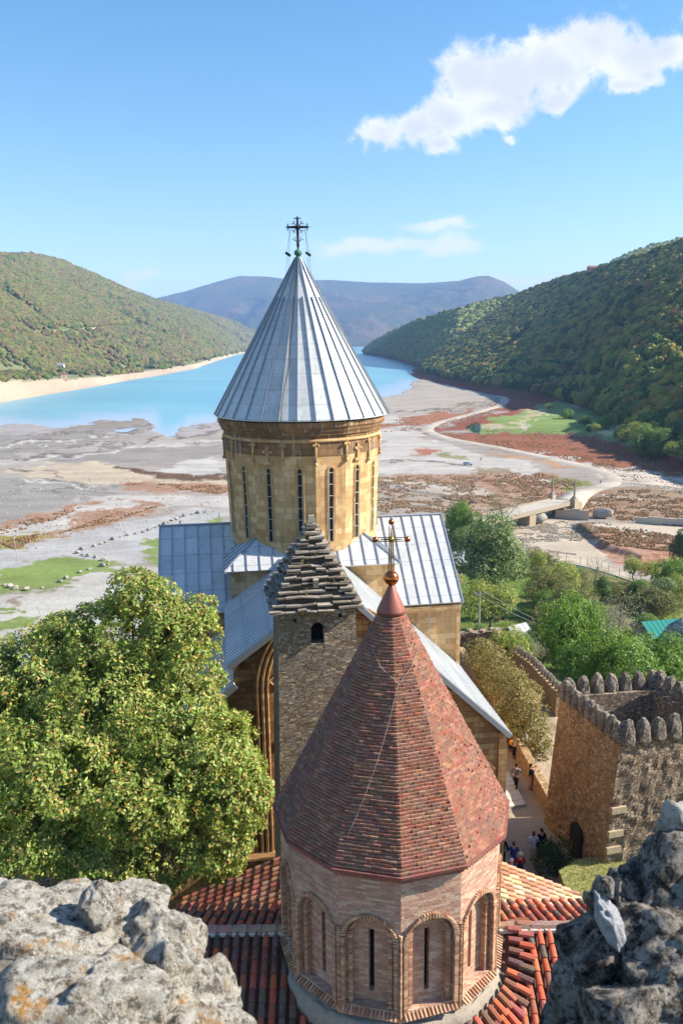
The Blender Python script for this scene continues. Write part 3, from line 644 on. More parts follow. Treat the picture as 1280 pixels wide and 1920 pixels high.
def sample(V, N, keep=None, zmin=-24.):
    A = V[:-1, :-1]; B = V[:-1, 1:]; Cc = V[1:, :-1]; area = np.linalg.norm(np.cross(B-A, Cc-A), axis=2); area[-8:] = 0
    area = np.where(A[:, :, 2] < zmin, 0, area)
    if keep is not None: area = area*keep(A)
    pr_ = area.ravel()/area.sum(); k = rng.choice(area.size, N, p=pr_); i, j = np.unravel_index(k, area.shape); u, v = rng.random((2, N, 1))
    return A[i, j]+(B[i, j]-A[i, j])*u+(Cc[i, j]-A[i, j])*v
PR = [crown_proto('crown', s, CROWN_R, 4) for s in (1, 2, 3, 4, 14)]; PL_ = [crown_proto('crown', s, CROWN_L, 2) for s in (5, 6, 7)]
P = sample(VR, 23000); scatter('woodland', P, rng.uniform(0, 1, len(P))**1.6*4.8+2.1, PR, 'dense dark green wood covering the steep near hill on the right', 'woodland')
def kl(A):
    sh = A.shape[:2]; px, py = project(A.reshape(-1, 3)); px = px.reshape(sh); py = py.reshape(sh)
    bh = np.interp(px, [0, 150, 230, 400, 475], [21, 12, 9, 8, 8]); h = A[:, :, 2]-WZ-bh
    nn = fbm(A.reshape(-1, 3)[:, :2]/80, 3, 77).reshape(sh); road = (np.abs(py-np.interp(px, [-50, 60, 150, 260, 300], [634, 626, 618, 611, 607])+1) < 3.4) & (px < 262)
    return np.where(road, 0, 1)*np.where(h < 2, (nn > .56)*.35, np.where(h < 70, .12+.88*(nn > .49), np.where(nn > .36, 1., .25)))*np.where(h+bh < bh*.9, 0, 1)/np.maximum(1, np.hypot(A[:, :, 0], A[:, :, 1])/1200)
P = sample(VL, 60000, kl, -29); dd = np.hypot(P[:, 0], P[:, 1]); scatter('woodland', P, rng.uniform(3., 5.6, len(P))*np.clip(dd/1300, .8, 2.2), PL_, 'autumn tinted wood covering the broad hill on the left shore', 'woodland')
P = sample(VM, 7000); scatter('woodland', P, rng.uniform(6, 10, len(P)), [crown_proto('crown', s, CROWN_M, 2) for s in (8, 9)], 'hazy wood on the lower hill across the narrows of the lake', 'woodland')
# ---------------------------------------------------------------- haze
def haze():
    m, n = newmat('valley_haze')
    v = n('ShaderNodeVolumePrincipled', {'Color': (.36, .58, 1.), 'Density': HAZE})
    n('ShaderNodeOutputMaterial', {'Volume': v.outputs[0]})
    b = MB(); b.box((0, 7000, 340), (26000, 16000, 760)); o = obj('haze', b, m); tag(o, 'thin blue valley haze lying over the lake and far hills', 'haze', kind='stuff')
HAZE = 8.2e-5
haze()
# ---------------------------------------------------------------- the large church
TH = R_(8.5); OX, OY = -2.3, 49.3; cT, sT = math.cos(TH), math.sin(TH)
def L(a, b, z): return Vector((OX+a*cT-b*sT, OY+a*sT+b*cT, z))
RA, RB = Vector((cT, sT, 0)), Vector((-sT, cT, 0)); RL = basis(RA, RB, Vector((0, 0, 1)))
church = empty('church', L(0, 0, 0), 'large sandstone church with a tall ribbed grey metal cone over its round drum', 'church')
def roofplane(mb, sm, p0, p1, q1, q0, nseam, th=.1, seam=.05, sh=.07):
    """p0-p1 upper edge, q0-q1 lower edge; seams run from the upper to the lower edge"""
    p0, p1, q0, q1 = map(Vector, (p0, p1, q0, q1)); nn = (p1-p0).cross(q0-p0).normalized()
    if nn.z < 0: nn = -nn
    n_ = max(1, nseam); grp = max(1, nseam//9) if nseam > 20 else 1
    for i in range(0, n_, grp):
        t0, t1 = i/n_, min(1., (i+grp)/n_); L0, L1 = p0.lerp(p1, t0), p0.lerp(p1, t1); B0, B1 = q0.lerp(q1, t0), q0.lerp(q1, t1); ln = (B0-L0).length; ks = max(2, int(ln/1.1)); off = random.uniform(-.15, .15)
        fr = [0]+[min(.97, max(.03, (k+off)/ks)) for k in range(1, ks)]+[1]
        for k in range(ks):
            g = random.uniform(.86, 1.06); dz = nn*random.uniform(-.008, .004); pts = [L0.lerp(B0, fr[k])+dz, L1.lerp(B1, fr[k])+dz*.3, L1.lerp(B1, fr[k+1])-dz*.2, L0.lerp(B0, fr[k+1])-dz]; mb.prism(pts, -nn*th, (g, g, g*random.uniform(.98, 1.02)))
    for i in range(nseam+1):
        t = min(max(i/nseam, .004), .996); a = p0.lerp(p1, t); b = q0.lerp(q1, t); y = (b-a); Ln = y.length; y.normalize(); x = y.cross(nn)
        sm.box((a+b)/2+nn*sh*.5, (seam, Ln, sh), basis(x, y, nn))
W_, RO, SE, ED = MB(), MB(), MB(), MB()
# walls (each a closed block), long arm along b, cross arm along a
GND = -2.5
def gable_block(mb, prof, b0, b1, along='b'):
    pts = [L(a, b0, z) if along == 'b' else L(b0, a, z) for a, z in prof]
    d = (RB if along == 'b' else RA)*(b1-b0); mb.prism(pts, d)
gable_block(W_, [(-4.75, GND), (8.3, GND), (8.3, 8.5), (0, 16.35), (-4.75, 12.85)], -13, 12)
aw = MB(); gable_block(aw, [(-8.3, GND), (-4.752, GND), (-4.752, 11.9), (-8.3, 8.8)], -12.9, 12)
obj('nave_wall', W_, ASHLAR_DARK, church); obj('aisle_wall', aw, ASHLAR_DARK, church)
tw = MB(); gable_block(tw, [(-4.7, GND), (4.7, GND), (4.7, 12.45), (0, 16.3), (-4.7, 12.45)], -8.25, 8.4, 'a'); obj('transept_wall', tw, ASHLAR, church)
for sgn in (1, -1):
    cn = MB()
    x0, x1 = (4.9, 8.55) if sgn > 0 else (-8.4, -4.9)
    cn.box(L((x0+x1)/2, -4.82, 12.2), (x1-x0, .26, .22), RL); cn.box(L((x0+x1)/2, -4.77, 12.0), (x1-x0, .16, .14), RL)
    obj('cornice', cn, ASHLAR, church)
cn = MB(); cn.box(L(8.42, -4.72, 7), (.22, .22, 10.2), RL); obj('corner_pilaster', cn, ASHLAR, church)
for (nm, p, ns, lab) in (('nave_roof', [L(0, -13.35, 16.62), L(0, -4.75, 16.62), L(8.62, -4.75, 8.35), L(8.62, -13.35, 8.35)], 34, None),):
    pass
def roofobj(name, planes, ridges=(), edges=()):
    r, s = MB(), MB()
    for p0, p1, q1, q0, ns in planes: roofplane(r, s, p0, p1, q1, q0, ns, .1, .035 if ns > 20 else .05, .022 if ns > 20 else .07)
    for a, b in ridges: s.tube([a, b], .075, 6)
    for a, b, h in edges:
        a, b = Vector(a), Vector(b); d = (b-a); y = d.normalized(); x = y.cross(Vector((0, 0, 1))).normalized(); z = x.cross(y)
        s.box((a+b)/2-z*h/2, (.05, d.length, h), basis(x, y, z))
    o = obj(name, r, ZINC, church); obj('standing_seam', s, SEAM, o); return o
# seams on the long arm run down the slope, close together like corrugation
roofobj('nave_roof', [(L(0, -13.4, 16.62), L(0, 12, 16.62), L(8.65, 12, 8.38), L(8.65, -13.4, 8.38), 56), (L(0, 12, 16.6), L(0, -13.4, 16.6), L(-5.05, -13.4, 12.96), L(-5.05, 12, 12.96), 66)],
        [(L(0, -13.4, 16.66), L(0, -4.6, 16.66))], [(L(0, -13.42, 16.6), L(8.65, -13.42, 8.36), .24), (L(0, -13.42, 16.6), L(-5.05, -13.42, 12.94), .26)])
roofobj('aisle_roof', [(L(-4.76, 12, 12.0), L(-4.76, -13.2, 12.0), L(-8.7, -13.2, 8.7), L(-8.7, 12, 8.7), 66)], [], [(L(-4.76, -13.22, 12.0), L(-8.7, -13.22, 8.7), .3)])
roofobj('transept_roof', [(L(4.2, 0, 16.62), L(8.65, 0, 16.62), L(8.65, -5, 12.5), L(4.2, -5, 12.5), 7), (L(8.65, 0, 16.6), L(4.2, 0, 16.6), L(4.2, 5, 12.5), L(8.65, 5, 12.5), 7)],
        [(L(4.2, 0, 16.66), L(8.65, 0, 16.66))], [(L(8.66, 0, 16.6), L(8.66, -5, 12.48), .2)])
roofobj('transept_roof', [(L(-8.65, 0, 16.62), L(-4.2, 0, 16.62), L(-4.2, -4.25, 13.1), L(-8.65, -4.25, 13.1), 6), (L(-8.65, -4.25, 13.09), L(-4.2, -4.25, 13.09), L(-4.2, -5, 12.72), L(-8.65, -5, 12.72), 6), (L(-4.2, 0, 16.6), L(-8.65, 0, 16.6), L(-8.65, 5, 12.5), L(-4.2, 5, 12.5), 6)],
        [(L(-8.65, 0, 16.66), L(-4.2, 0, 16.66))], [(L(-8.66, 0, 16.6), L(-8.66, -5, 12.6), .2)])
# square base under the drum, with its low hipped roof
pb = MB(); pb.box(L(0, 0, 13.2), (9.2, 9.2, 3.5), RL)
pb.box(L(0, 0, 14.88), (9.36, 9.36, .16), RL); obj('drum_base', pb, ASHLAR, church)
hp, hs = MB(), MB(); e_, zt, st_ = 4.95, 17.3, 1.9
cs = [(-1, -1), (1, -1), (1, 1), (-1, 1)]
for k in range(4):
    (x0, y0), (x1, y1) = cs[k], cs[(k+1) % 4]
    p0, p1 = L(x0*st_, y0*st_, zt), L(x1*st_, y1*st_, zt); q0, q1 = L(x0*e_, y0*e_, 15.0), L(x1*e_, y1*e_, 15.0)
    nn = (p1-p0).cross(q0-p0).normalized(); nn = nn if nn.z > 0 else -nn
    hp.prism([p0, p1, q1, q0], -nn*.1); hs.tube([p0+nn*.03, q0+nn*.03], .06, 6)
    mid, dn = (q0+q1)/2, ((p0+p1)/2-(q0+q1)/2); ed = (q1-q0).normalized()
    for i in range(-6, 7):
        s_ = i*.74
        if abs(s_) > e_-.1: continue
        up = min(1., (e_-abs(s_))/(e_-st_)); a = mid+ed*s_; b = a+dn*up; y = (a-b); Ln = y.length; y.normalize()
        hs.box((a+b)/2+nn*.035, (.05, Ln, .07), basis(y.cross(nn), y, nn))
hr = obj('hipped_roof', hp, ZINC, church); obj('standing_seam', hs, SEAM, hr)
# drum: sixteen faces, a tall slit window in each
NF = 16; PH = R_(11.6); CD = L(0, 0, 0)
def drum_r(z): return np.interp(z, [15.4, 22.4], [4.42, 4.66])
dm = MB(); zs = [15.4, 17, 18.5, 20, 20.6, 21.25]; dm.lathe(CD, [(drum_r(z), z) for z in zs], NF, PH); obj('drum', dm, ASHLAR, church)
cr_m = MB(); cr_m.lathe(CD, [(4.66, 21.2), (4.66, 22.5)], NF, PH)
cr_m.lathe(CD, [(4.66, 22.3), (4.76, 22.34), (4.80, 22.5), (4.86, 22.55), (4.9, 22.72), (4.98, 22.8), (4.98, 23.05)], NF, PH); obj('stained_frieze', cr_m, ASHLAR_STREAK, church)
sc_m = MB(); sc_m.smooth = True
sc_m.lathe(CD, [(4.64, 21.92), (4.73, 21.95), (4.77, 22.02), (4.73, 22.09), (4.64, 22.12)], NF, PH, cap=False)
for k in range(NF):
    t = PH+2*math.pi*k/NF; d = Vector((math.sin(t), -math.cos(t), 0))
    zb = 20.75 + (.15 if k % 2 else 0)
    sc_m.tube([CD+d*4.66+Vector((0, 0, zb)), CD+d*4.68+Vector((0, 0, 21.95))], [.055, .07], 6); sc_m.ball(CD+d*4.68+Vector((0, 0, zb-.02)), .12, 8)
    for s in (-1, 1):
        dd = Vector((math.cos(t), math.sin(t), 0))*s; sc_m.ball(CD+d*4.71+dd*.13+Vector((0, 0, 21.8)), .085, 8)
obj('string_course', sc_m, ASHLAR, church)
for k in range(NF):
    t = PH+2*math.pi*(k+.5)/NF; d = Vector((math.sin(t), -math.cos(t), 0)); x = Vector((math.cos(t), math.sin(t), 0)); z0, z1 = 16.3, 20.35; w = .145
    def fp(u, z, out): return CD+d*(drum_r(z)*math.cos(math.pi/NF)+out)+x*u+Vector((0, 0, z))
    fr = MB(); path = [fp(-w, z0, .02)]+[fp(-w, z, .02) for z in np.linspace(z0+.4, z1, 6)]+[fp(-w*math.cos(a), z1+w*1.3*math.sin(a), .02) for a in np.linspace(.3, math.pi-.3, 7)]+[fp(w, z, .02) for z in np.linspace(z1, z0, 7)]
    fr.tube(path, .035, 5); p2 = [q+((q-fp(0, q.z, .02)).normalized()*.085 if (q-fp(0, q.z, .02)).length > .02 else Vector((0, 0, .085))) for q in path]; fr.tube(p2, .03, 5)
    gl = MB(); gl.face([fp(-w+.02, z0, .006), fp(w-.02, z0, .006)]+[fp((w-.02)*math.cos(a), z1+w*1.2*math.sin(a), .006) for a in np.linspace(0, math.pi, 7)])
    mu = MB()
    for i in range(1, 7): zz = z0+i*(z1-z0)/6.2; mu.box(fp(0, zz, .02), (.3, .04, .035), basis(x, d, Vector((0, 0, 1))))
    for s in (-1, 1): mu.box(fp(s*(w-.015), (z0+z1)/2, .02), (.022, .03, z1-z0), basis(x, d, Vector((0, 0, 1))))
    o = obj('window', gl, GLASS, church); obj('frame', fr, ASHLAR, o); obj('glazing_grille', mu, simple('pale_glazing_bar', lin((170, 166, 158)), .8) if k == 0 else bpy.data.materials['pale_glazing_bar'], o)
# raised crosses carved on the drum
for k, cz in ((2, 21.35), (15, 21.3), (6, 21.3), (10, 21.3)):
    t = PH+2*math.pi*(k-.5+.0)/NF if k != 2 else PH+2*math.pi*1.5/NF
    d = Vector((math.sin(t), -math.cos(t), 0)); x = Vector((math.cos(t), math.sin(t), 0)); c = CD+d*(4.64*math.cos(math.pi/NF)+.05)+Vector((0, 0, cz)); B = basis(x, d, Vector((0, 0, 1)))
    m_ = MB(); m_.box(c, (.15, .1, .86), B); m_.box(c+Vector((0, 0, .12)), (.42, .1, .14), B); m_.box(c+Vector((0, 0, .4)), (.22, .1, .12), B); m_.box(c-Vector((0, 0, .5)), (.5, .12, .16), B)
    for s in (-1, 1): m_.ball(c+x*.22*s+Vector((0, 0, .12)), .1, 8)
    obj('carved_cross', m_, ASHLAR, church)
# the conical roof
EZ, ER, AZ = 23.2, 5.08, 32.2; NS = 32
cm, sm_ = MB(), MB()
def cone_p(t, z): r = ER*(AZ-z)/(AZ-EZ)+.03; return CD+Vector((math.sin(t)*r, -math.cos(t)*r, z))
for k in range(NS):
    t0, t1 = 2*math.pi*k/NS, 2*math.pi*(k+1)/NS; zz = np.linspace(EZ, AZ-.15, 12)
    zz = zz+np.concatenate([[0], rng.uniform(-.12, .12)*np.ones(10), [0]])
    for i in range(11): g = random.uniform(.86, 1.05); cm.face([cone_p(t0, zz[i]), cone_p(t1, zz[i]), cone_p(t1, zz[i+1]), cone_p(t0, zz[i+1])], (g, g, g))
    top = AZ-.2 if k % 2 == 0 else EZ+(AZ-EZ)*.735
    a, b = cone_p(t0, EZ), cone_p(t0, top); y = (b-a); Ln = y.length; y.normalize(); nn = Vector((math.sin(t0), -math.cos(t0), .56)).normalized(); x = y.cross(nn).normalized(); nn = x.cross(y)
    sm_.box((a+b)/2+nn*.045, (.05, Ln, .1), basis(x, y, nn))
cm.lathe(CD, [(ER-.3, EZ-.02), (ER+.03, EZ-.0), (ER+.03, EZ-.06), (ER-.4, EZ-.07)], NS, 0, cap=False)
cone = obj('conical_roof', cm, ZINC, church); obj('standing_seam', sm_, SEAM, cone)
ch = MB(); prev = None
for i in range(150):
    z = AZ-.1-(AZ-EZ)*i/150; t = R_(-8)+math.sin(i*.13)*.006+(-.035*sstep(np.array(i), 95, 125)); p = cone_p(float(t), z)+Vector((0, -.08, .05)); y = Vector((0, 0, 1))
    ch.tube([p, p+Vector((random.uniform(-.03, .03), 0, -.055))], .03, 4)
ch.tube([cone_p(R_(-10), EZ)+Vector((0, -.1, 0)), CD+Vector((-.86, -5.0, 22.4)), CD+Vector((-.84, -4.72, 21.5))], .022, 4)
obj('chain', ch, simple('dark_chain', lin((92, 86, 82)), .7), church)
top = CD+Vector((0, 0, AZ)); cx = MB(); X, Z = Vector((1, 0, 0)), Vector((0, 0, 1))
cb = MB(); cb.lathe(top, [(.02, -.35), (.24, -.3), (.17, -.12), (.1, -.05), (.2, .0), (.24, .1), (.2, .22), (.1, .3)], 14); 
cx.tube([top+Z*.3, top+Z*.55, top+Z*.75, top+Z*1.45, top+Z*2.05], [.03, .09, .06, .085, .05], 8); cx.ball(top+Z*1.52, .12, 10)
cx.tube([top+Z*1.52-X*.62, top+Z*1.52, top+Z*1.52+X*.62], [.05, .085, .05], 8)
for e, u in ((top+Z*1.52-X*.55, X), (top+Z*1.52+X*.55, X), (top+Z*2.0, Z)):
    v = Z if u is X else X; cx.tube([e-v*.16, e+v*.16], .03, 5); cx.ball(e, .075, 8); cx.ball(e-v*.17, .035, 6); cx.ball(e+v*.17, .035, 6)
cx.ball(top+Z*1.52-X*.68, .035, 6); cx.ball(top+Z*1.52+X*.68, .035, 6); cx.ball(top+Z*2.1, .035, 6)
for a in range(4):
    t = math.pi/4+a*math.pi/2; dv = X*math.cos(t)+Z*math.sin(t); cx.tube([top+Z*1.52, top+Z*1.52+dv*.4], .022, 5)
    for s in (-.18, .18): dv2 = X*math.cos(t+s*1.6)+Z*math.sin(t+s*1.6); cx.tube([top+Z*1.52+dv*.24, top+Z*1.52+dv2*.36], .015, 4); cx.ball(top+Z*1.52+dv2*.37, .03, 6)
for s in (-1, 1):
    cx.tube([top+Z*.62, top+Z*.78+X*.12*s, top+Z*.84+X*.26*s], .018, 5); cx.tube([top+Z*.74+X*.08*s, top+Z*.95+X*.16*s], .015, 5); cx.ball(top+Z*.85+X*.28*s, .03, 6); cx.ball(top+Z*.97+X*.17*s, .03, 6)
cr_o = obj('iron_cross', cx, IRON, church); obj('verdigris_ball', cb, VERDI, cr_o)
wr = MB(); lp = MB()
for s in (-1, 1):
    lp = MB(); lp.tube([top+X*(.58*s-.14)+Z*.14, top+X*(.58*s+.14)-Z*.05], .075, 10); obj('lamp', lp, IRON, cr_o)
    for q in (-.06, .06): wr.tube([top+Z*1.5+X*.42*s, top+X*(.58*s+q)+Z*.05, top+X*(.66*s+q)-Z*1.15], .011, 4)
obj('stay_wire', wr, IRON, cr_o)
# arched moulding on the west front
mo = MB()
for s in (-1, 1):
    for q, r in ((0, .085), (.24, .075), (-.22, .07)):
        P = [L(s*(3.45+q), -13.09, z) for z in np.linspace(0, 11.6, 12)]
        for t in np.linspace(.1, 1, 11): P.append(L(s*(3.45+q)*(1-t**1.9), -13.09, 11.6+(3.7+q*.8)*math.sin(t*math.pi/2*.96)**1.0))
        mo.tube(P, r*1.15, 7)
    for q in (3.95, 4.12): mo.tube([L(s*q, -13.07, 0), L(s*q, -13.07, 4.6)], .06, 6)
mo.box(L(-3.3, -13.3, 3.05), (3.2, .5, .14), RL); obj('arch_moulding', mo, ASHLAR_DARK, church)
bl = MB()
for k in range(46):      # displaced facing stones standing proud of the front
    a = random.uniform(-4.6, 4.6); z = random.uniform(3.4, 11.5) if abs(a) > 3 else random.uniform(3, 12.5)
    if abs(abs(a)-3.45) < .55: continue
    z = round(z/.34)*.34; w = random.choice((.5, .62, .75)); bl.box(L(a, -13.0, z), (w, .12+random.random()*.12, .3), RL); obj('facing_stone', bl, ASHLAR_DARK, church); bl = MB()
bl.box(L(8.3, -12.9, 3.2), (.42, .42, 10.2), RL); bl.box(L(8.3, -12.9, 8.35), (.56, .56, .18), RL); obj('corner_pilaster', bl, ASHLAR_DARK, church); bl = MB()
bl.box(L(4.2, -13.06, 9.9), (10.2, .16, .2), RL@Matrix.Rotation(R_(43.7), 3, 'Y')); obj('raking_cornice', bl, ASHLAR_DARK, church)
dn = MB(); c = L(-2.75, -13.03, 11.9)
dn.tube([c-RA*.35, c+Z*.4, c+RA*.35, c-Z*.4, c-RA*.35], .05, 5); obj('diamond_niche', dn, ASHLAR, church)

# ---------------------------------------------------------------- the stone bell tower
tower = empty('bell_tower', L(-1.36, -16.15, 0), 'square rubble stone bell tower with a stepped pyramid roof of mossy slabs', 'tower')
TC, TB = -1.36, -16.15
tm = MB(); hw = 1.56; pts = [(-1, -1), (1, -1), (1, 1), (-1, 1)]; k = len(tm.v)
WZ0, WZ1, WW = 15.42, 16.2, .26
# front wall with an arched opening, other walls plain (outer shell + dark inside)
def tp(u, v, z, t=1.): f = 1+.012*max(0, 16.8-z); return L(TC+u*f, TB+v*f, z)
zsl = [-2, 3, 7.5, 11, WZ0]
for (u0, v0, u1, v1) in ((-hw, -hw, hw, -hw), (hw, -hw, hw, hw), (hw, hw, -hw, hw), (-hw, hw, -hw, -hw)):
    for i in range(4): tm.face([tp(u0, v0, zsl[i]), tp(u1, v1, zsl[i]), tp(u1, v1, zsl[i+1]), tp(u0, v0, zsl[i+1])])
    if v0 == v1 == -hw:
        tm.face([tp(-hw, -hw, WZ0), tp(-WW, -hw, WZ0), tp(-WW, -hw, 16.9), tp(-hw, -hw, 16.9)]); tm.face([tp(WW, -hw, WZ0), tp(hw, -hw, WZ0), tp(hw, -hw, 16.9), tp(WW, -hw, 16.9)])
        arc = [tp(-WW*math.cos(a), -hw, WZ1-.15+WW*math.sin(a)) for a in np.linspace(0, math.pi, 9)]
        for i in range(8): tm.face([arc[i], arc[i+1], tp(-WW*math.cos(math.pi*(i+1)/8), -hw, 16.9), tp(-WW*math.cos(math.pi*i/8), -hw, 16.9)])
        inn = [tp(-WW, -hw, WZ0)]+arc+[tp(WW, -hw, WZ0)]
        for i in range(len(inn)-1): tm.face([inn[i+1], inn[i], inn[i]+RB*.5, inn[i+1]+RB*.5])
        tm.face([inn[0], inn[-1], inn[-1]+RB*.5, inn[0]+RB*.5])
    else: tm.face([tp(u0, v0, WZ0), tp(u1, v1, WZ0), tp(u1, v1, 16.9), tp(u0, v0, 16.9)])
obj('tower_wall', tm, RUB_TOWER, tower)
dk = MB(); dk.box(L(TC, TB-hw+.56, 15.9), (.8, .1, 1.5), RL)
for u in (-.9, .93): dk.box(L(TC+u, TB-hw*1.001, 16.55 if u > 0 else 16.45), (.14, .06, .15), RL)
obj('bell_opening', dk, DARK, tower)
sb, core = MB(), MB(); NL_ = 14; Z0, Z1 = 16.85, 20.15
for j in range(NL_):
    f = j/NL_; s0 = 1.8*(1-f)+.1; z = Z0+(Z1-Z0)*f; hgt = (Z1-Z0)/NL_
    core.box(L(TC, TB, z+hgt/2), (2*s0-.42, 2*s0-.42, hgt+.02), RL)
    for side in range(4):
        a0 = -s0
        while a0 < s0-.02:
            w = min(random.uniform(.28, .85), s0-a0)
            if s0-a0-w < .15: w = s0-a0
            out = random.uniform(-.07, .06); th = random.uniform(.04, .08); sh = random.choice((0., .0, 1.)); dep = .5
            c = Vector((a0+w/2, -(s0-dep/2+out), z+th/2+random.uniform(-.01, .03)+sh*.07)); Rz = rotz(side*math.pi/2)
            c = Rz@c; B = RL@Rz@Matrix.Rotation(random.uniform(-.09, .09), 3, 'Y')@Matrix.Rotation(random.uniform(-.05, .12), 3, 'X')@rotz(random.uniform(-.06, .06))
            g = random.uniform(.75, 1.25); col = [x*g for x in lin(random.choice(((146, 132, 118), (128, 116, 104), (158, 146, 130), (118, 104, 90))))]
            sb.box(L(TC, TB, 0)+RL@Vector((c.x, c.y, 0))+Vector((0, 0, c.z)), (w*.97, dep, th), B, col); a0 += w
    if f > .85: pass
sb.box(L(TC+.02, TB, 20.27), (.34, .3, .26), RL, lin((150, 140, 122)), .7); sb.box(L(TC, TB-1.25, 17.85), (.22, .2, .45), RL@Matrix.Rotation(.3, 3, 'X'), lin((160, 146, 128)))
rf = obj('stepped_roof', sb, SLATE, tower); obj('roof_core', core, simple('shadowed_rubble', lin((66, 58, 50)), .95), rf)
tf = MB()
for k in range(60):
    f = random.random(); side = random.choice((0, 3, 0, 3, 1)); s0 = 1.78*(1-f); p = rotz(side*math.pi/2)@Vector((random.uniform(-s0, s0), -s0-.02, 0)); b0 = L(TC, TB, 0)+RL@p+Vector((0, 0, Z0+(Z1-Z0)*f+.12))
    for q in range(7):
        d = Vector((random.uniform(-.1, .1), random.uniform(-.1, .1), random.uniform(.06, .2))); sd2 = Vector((.02, .01, 0)); tf.face([b0-sd2, b0+sd2, b0+d], lin(random.choice(((98, 108, 50), (140, 128, 70), (80, 92, 44)))))
tag(obj('moss_tuft', tf, LEAF, tower), kind='stuff')

# ---------------------------------------------------------------- the small brick-domed church
SX, SY, SEZ, SER, SAZ = 1.38, 22.4, 13.85, 3.5, 20.55; C0 = Vector((SX, SY, 0)); P12 = R_(1.)
small = empty('small_church', (SX, SY, 5), 'small church with a red brick cone on an arcaded twelve-sided drum and terracotta tile roofs', 'church')
def rad(t): return Vector((math.sin(t), -math.cos(t), 0))
def tan_(t): return Vector((math.cos(t), math.sin(t), 0))
bc = MB(); core = MB(); NC = 76; zt_ = 20.05
slope_r = lambda z: SER*(SAZ-z)/(SAZ-SEZ)
for j in range(NC):
    z = SEZ+.02+(zt_-SEZ)*j/NC; r = slope_r(z); h = (zt_-SEZ)/NC
    for k in range(12):
        ta, tb = P12+2*math.pi*k/12, P12+2*math.pi*(k+1)/12; A, B = C0+rad(ta)*r, C0+rad(tb)*r; Ln = (B-A).length; ed = (B-A).normalized(); nn = Vector((ed.y, -ed.x, 0))
        nb = max(1, round(Ln/.215)); off = .5 if j % 2 else 0; bl_ = Ln/nb; edges = [0]+[min(Ln, bl_*(i+off)) for i in range(1 if off == 0 else 0, nb+1)]
        edges = sorted(set([round(e, 4) for e in edges]+[round(Ln, 4)]))
        for i in range(len(edges)-1):
            w = edges[i+1]-edges[i]
            if w < .03: continue
            c = A+ed*(edges[i]+w/2)
            if j == 0: pass
            o_ = random.uniform(-.012, .016); g = random.random(); pal = random.choice(((146, 102, 82), (140, 97, 78), (154, 109, 88), (136, 94, 76), (148, 108, 90), (132, 96, 82), (162, 118, 96), (146, 92, 72)))
            if g > .97: o_ -= .03
            col = [x*random.uniform(.98, 1.22) for x in lin(pal)]
            Bm = basis(ed, -nn, Vector((0, 0, 1)))@Matrix.Rotation(random.uniform(-.05, .05), 3, 'Y')@Matrix.Rotation(R_(3)+random.uniform(-.05, .05), 3, 'X')
            bc.box(c-nn*(.13-o_)+Vector((0, 0, z+h/2)), (w*.955, .26, h*.76), Bm, col)
core.lathe(C0, [(slope_r(SEZ)-.1, SEZ), (.24, zt_)], 12, P12)
bo = obj('brick_cone', bc, ROOFBRICK, small); obj('mortar_bed', core, simple('grey_mortar', lin((96, 80, 72)), .95), bo)
ev = MB()      # eaves: two bands and a saw-tooth course
ev.cur = 0; ev.lathe(C0, [(3.3, SEZ-.34), (3.36, SEZ-.3), (3.38, SEZ-.22)], 12, P12, lin((150, 96, 82))); ev.lathe(C0, [(3.42, SEZ-.1), (3.54, SEZ-.09), (3.56, SEZ+.0)], 12, P12, lin((140, 84, 74)))
for k in range(12):
    ta, tb = P12+2*math.pi*k/12, P12+2*math.pi*(k+1)/12; A, B = C0+rad(ta)*3.42, C0+rad(tb)*3.42; ed = (B-A).normalized(); Ln = (B-A).length; nn = Vector((ed.y, -ed.x, 0)); q = 15
    for i in range(q): ev.box(A+ed*((i+.5)*Ln/q)-nn*.03+Vector((0, 0, SEZ-.16)), (.075, .16, .11), basis(ed, -nn, Vector((0, 0, 1)))@rotz(.78), [x*random.uniform(.8, 1.2) for x in lin((164, 108, 90))])
obj('brick_eaves', ev, ROOFBRICK, small)
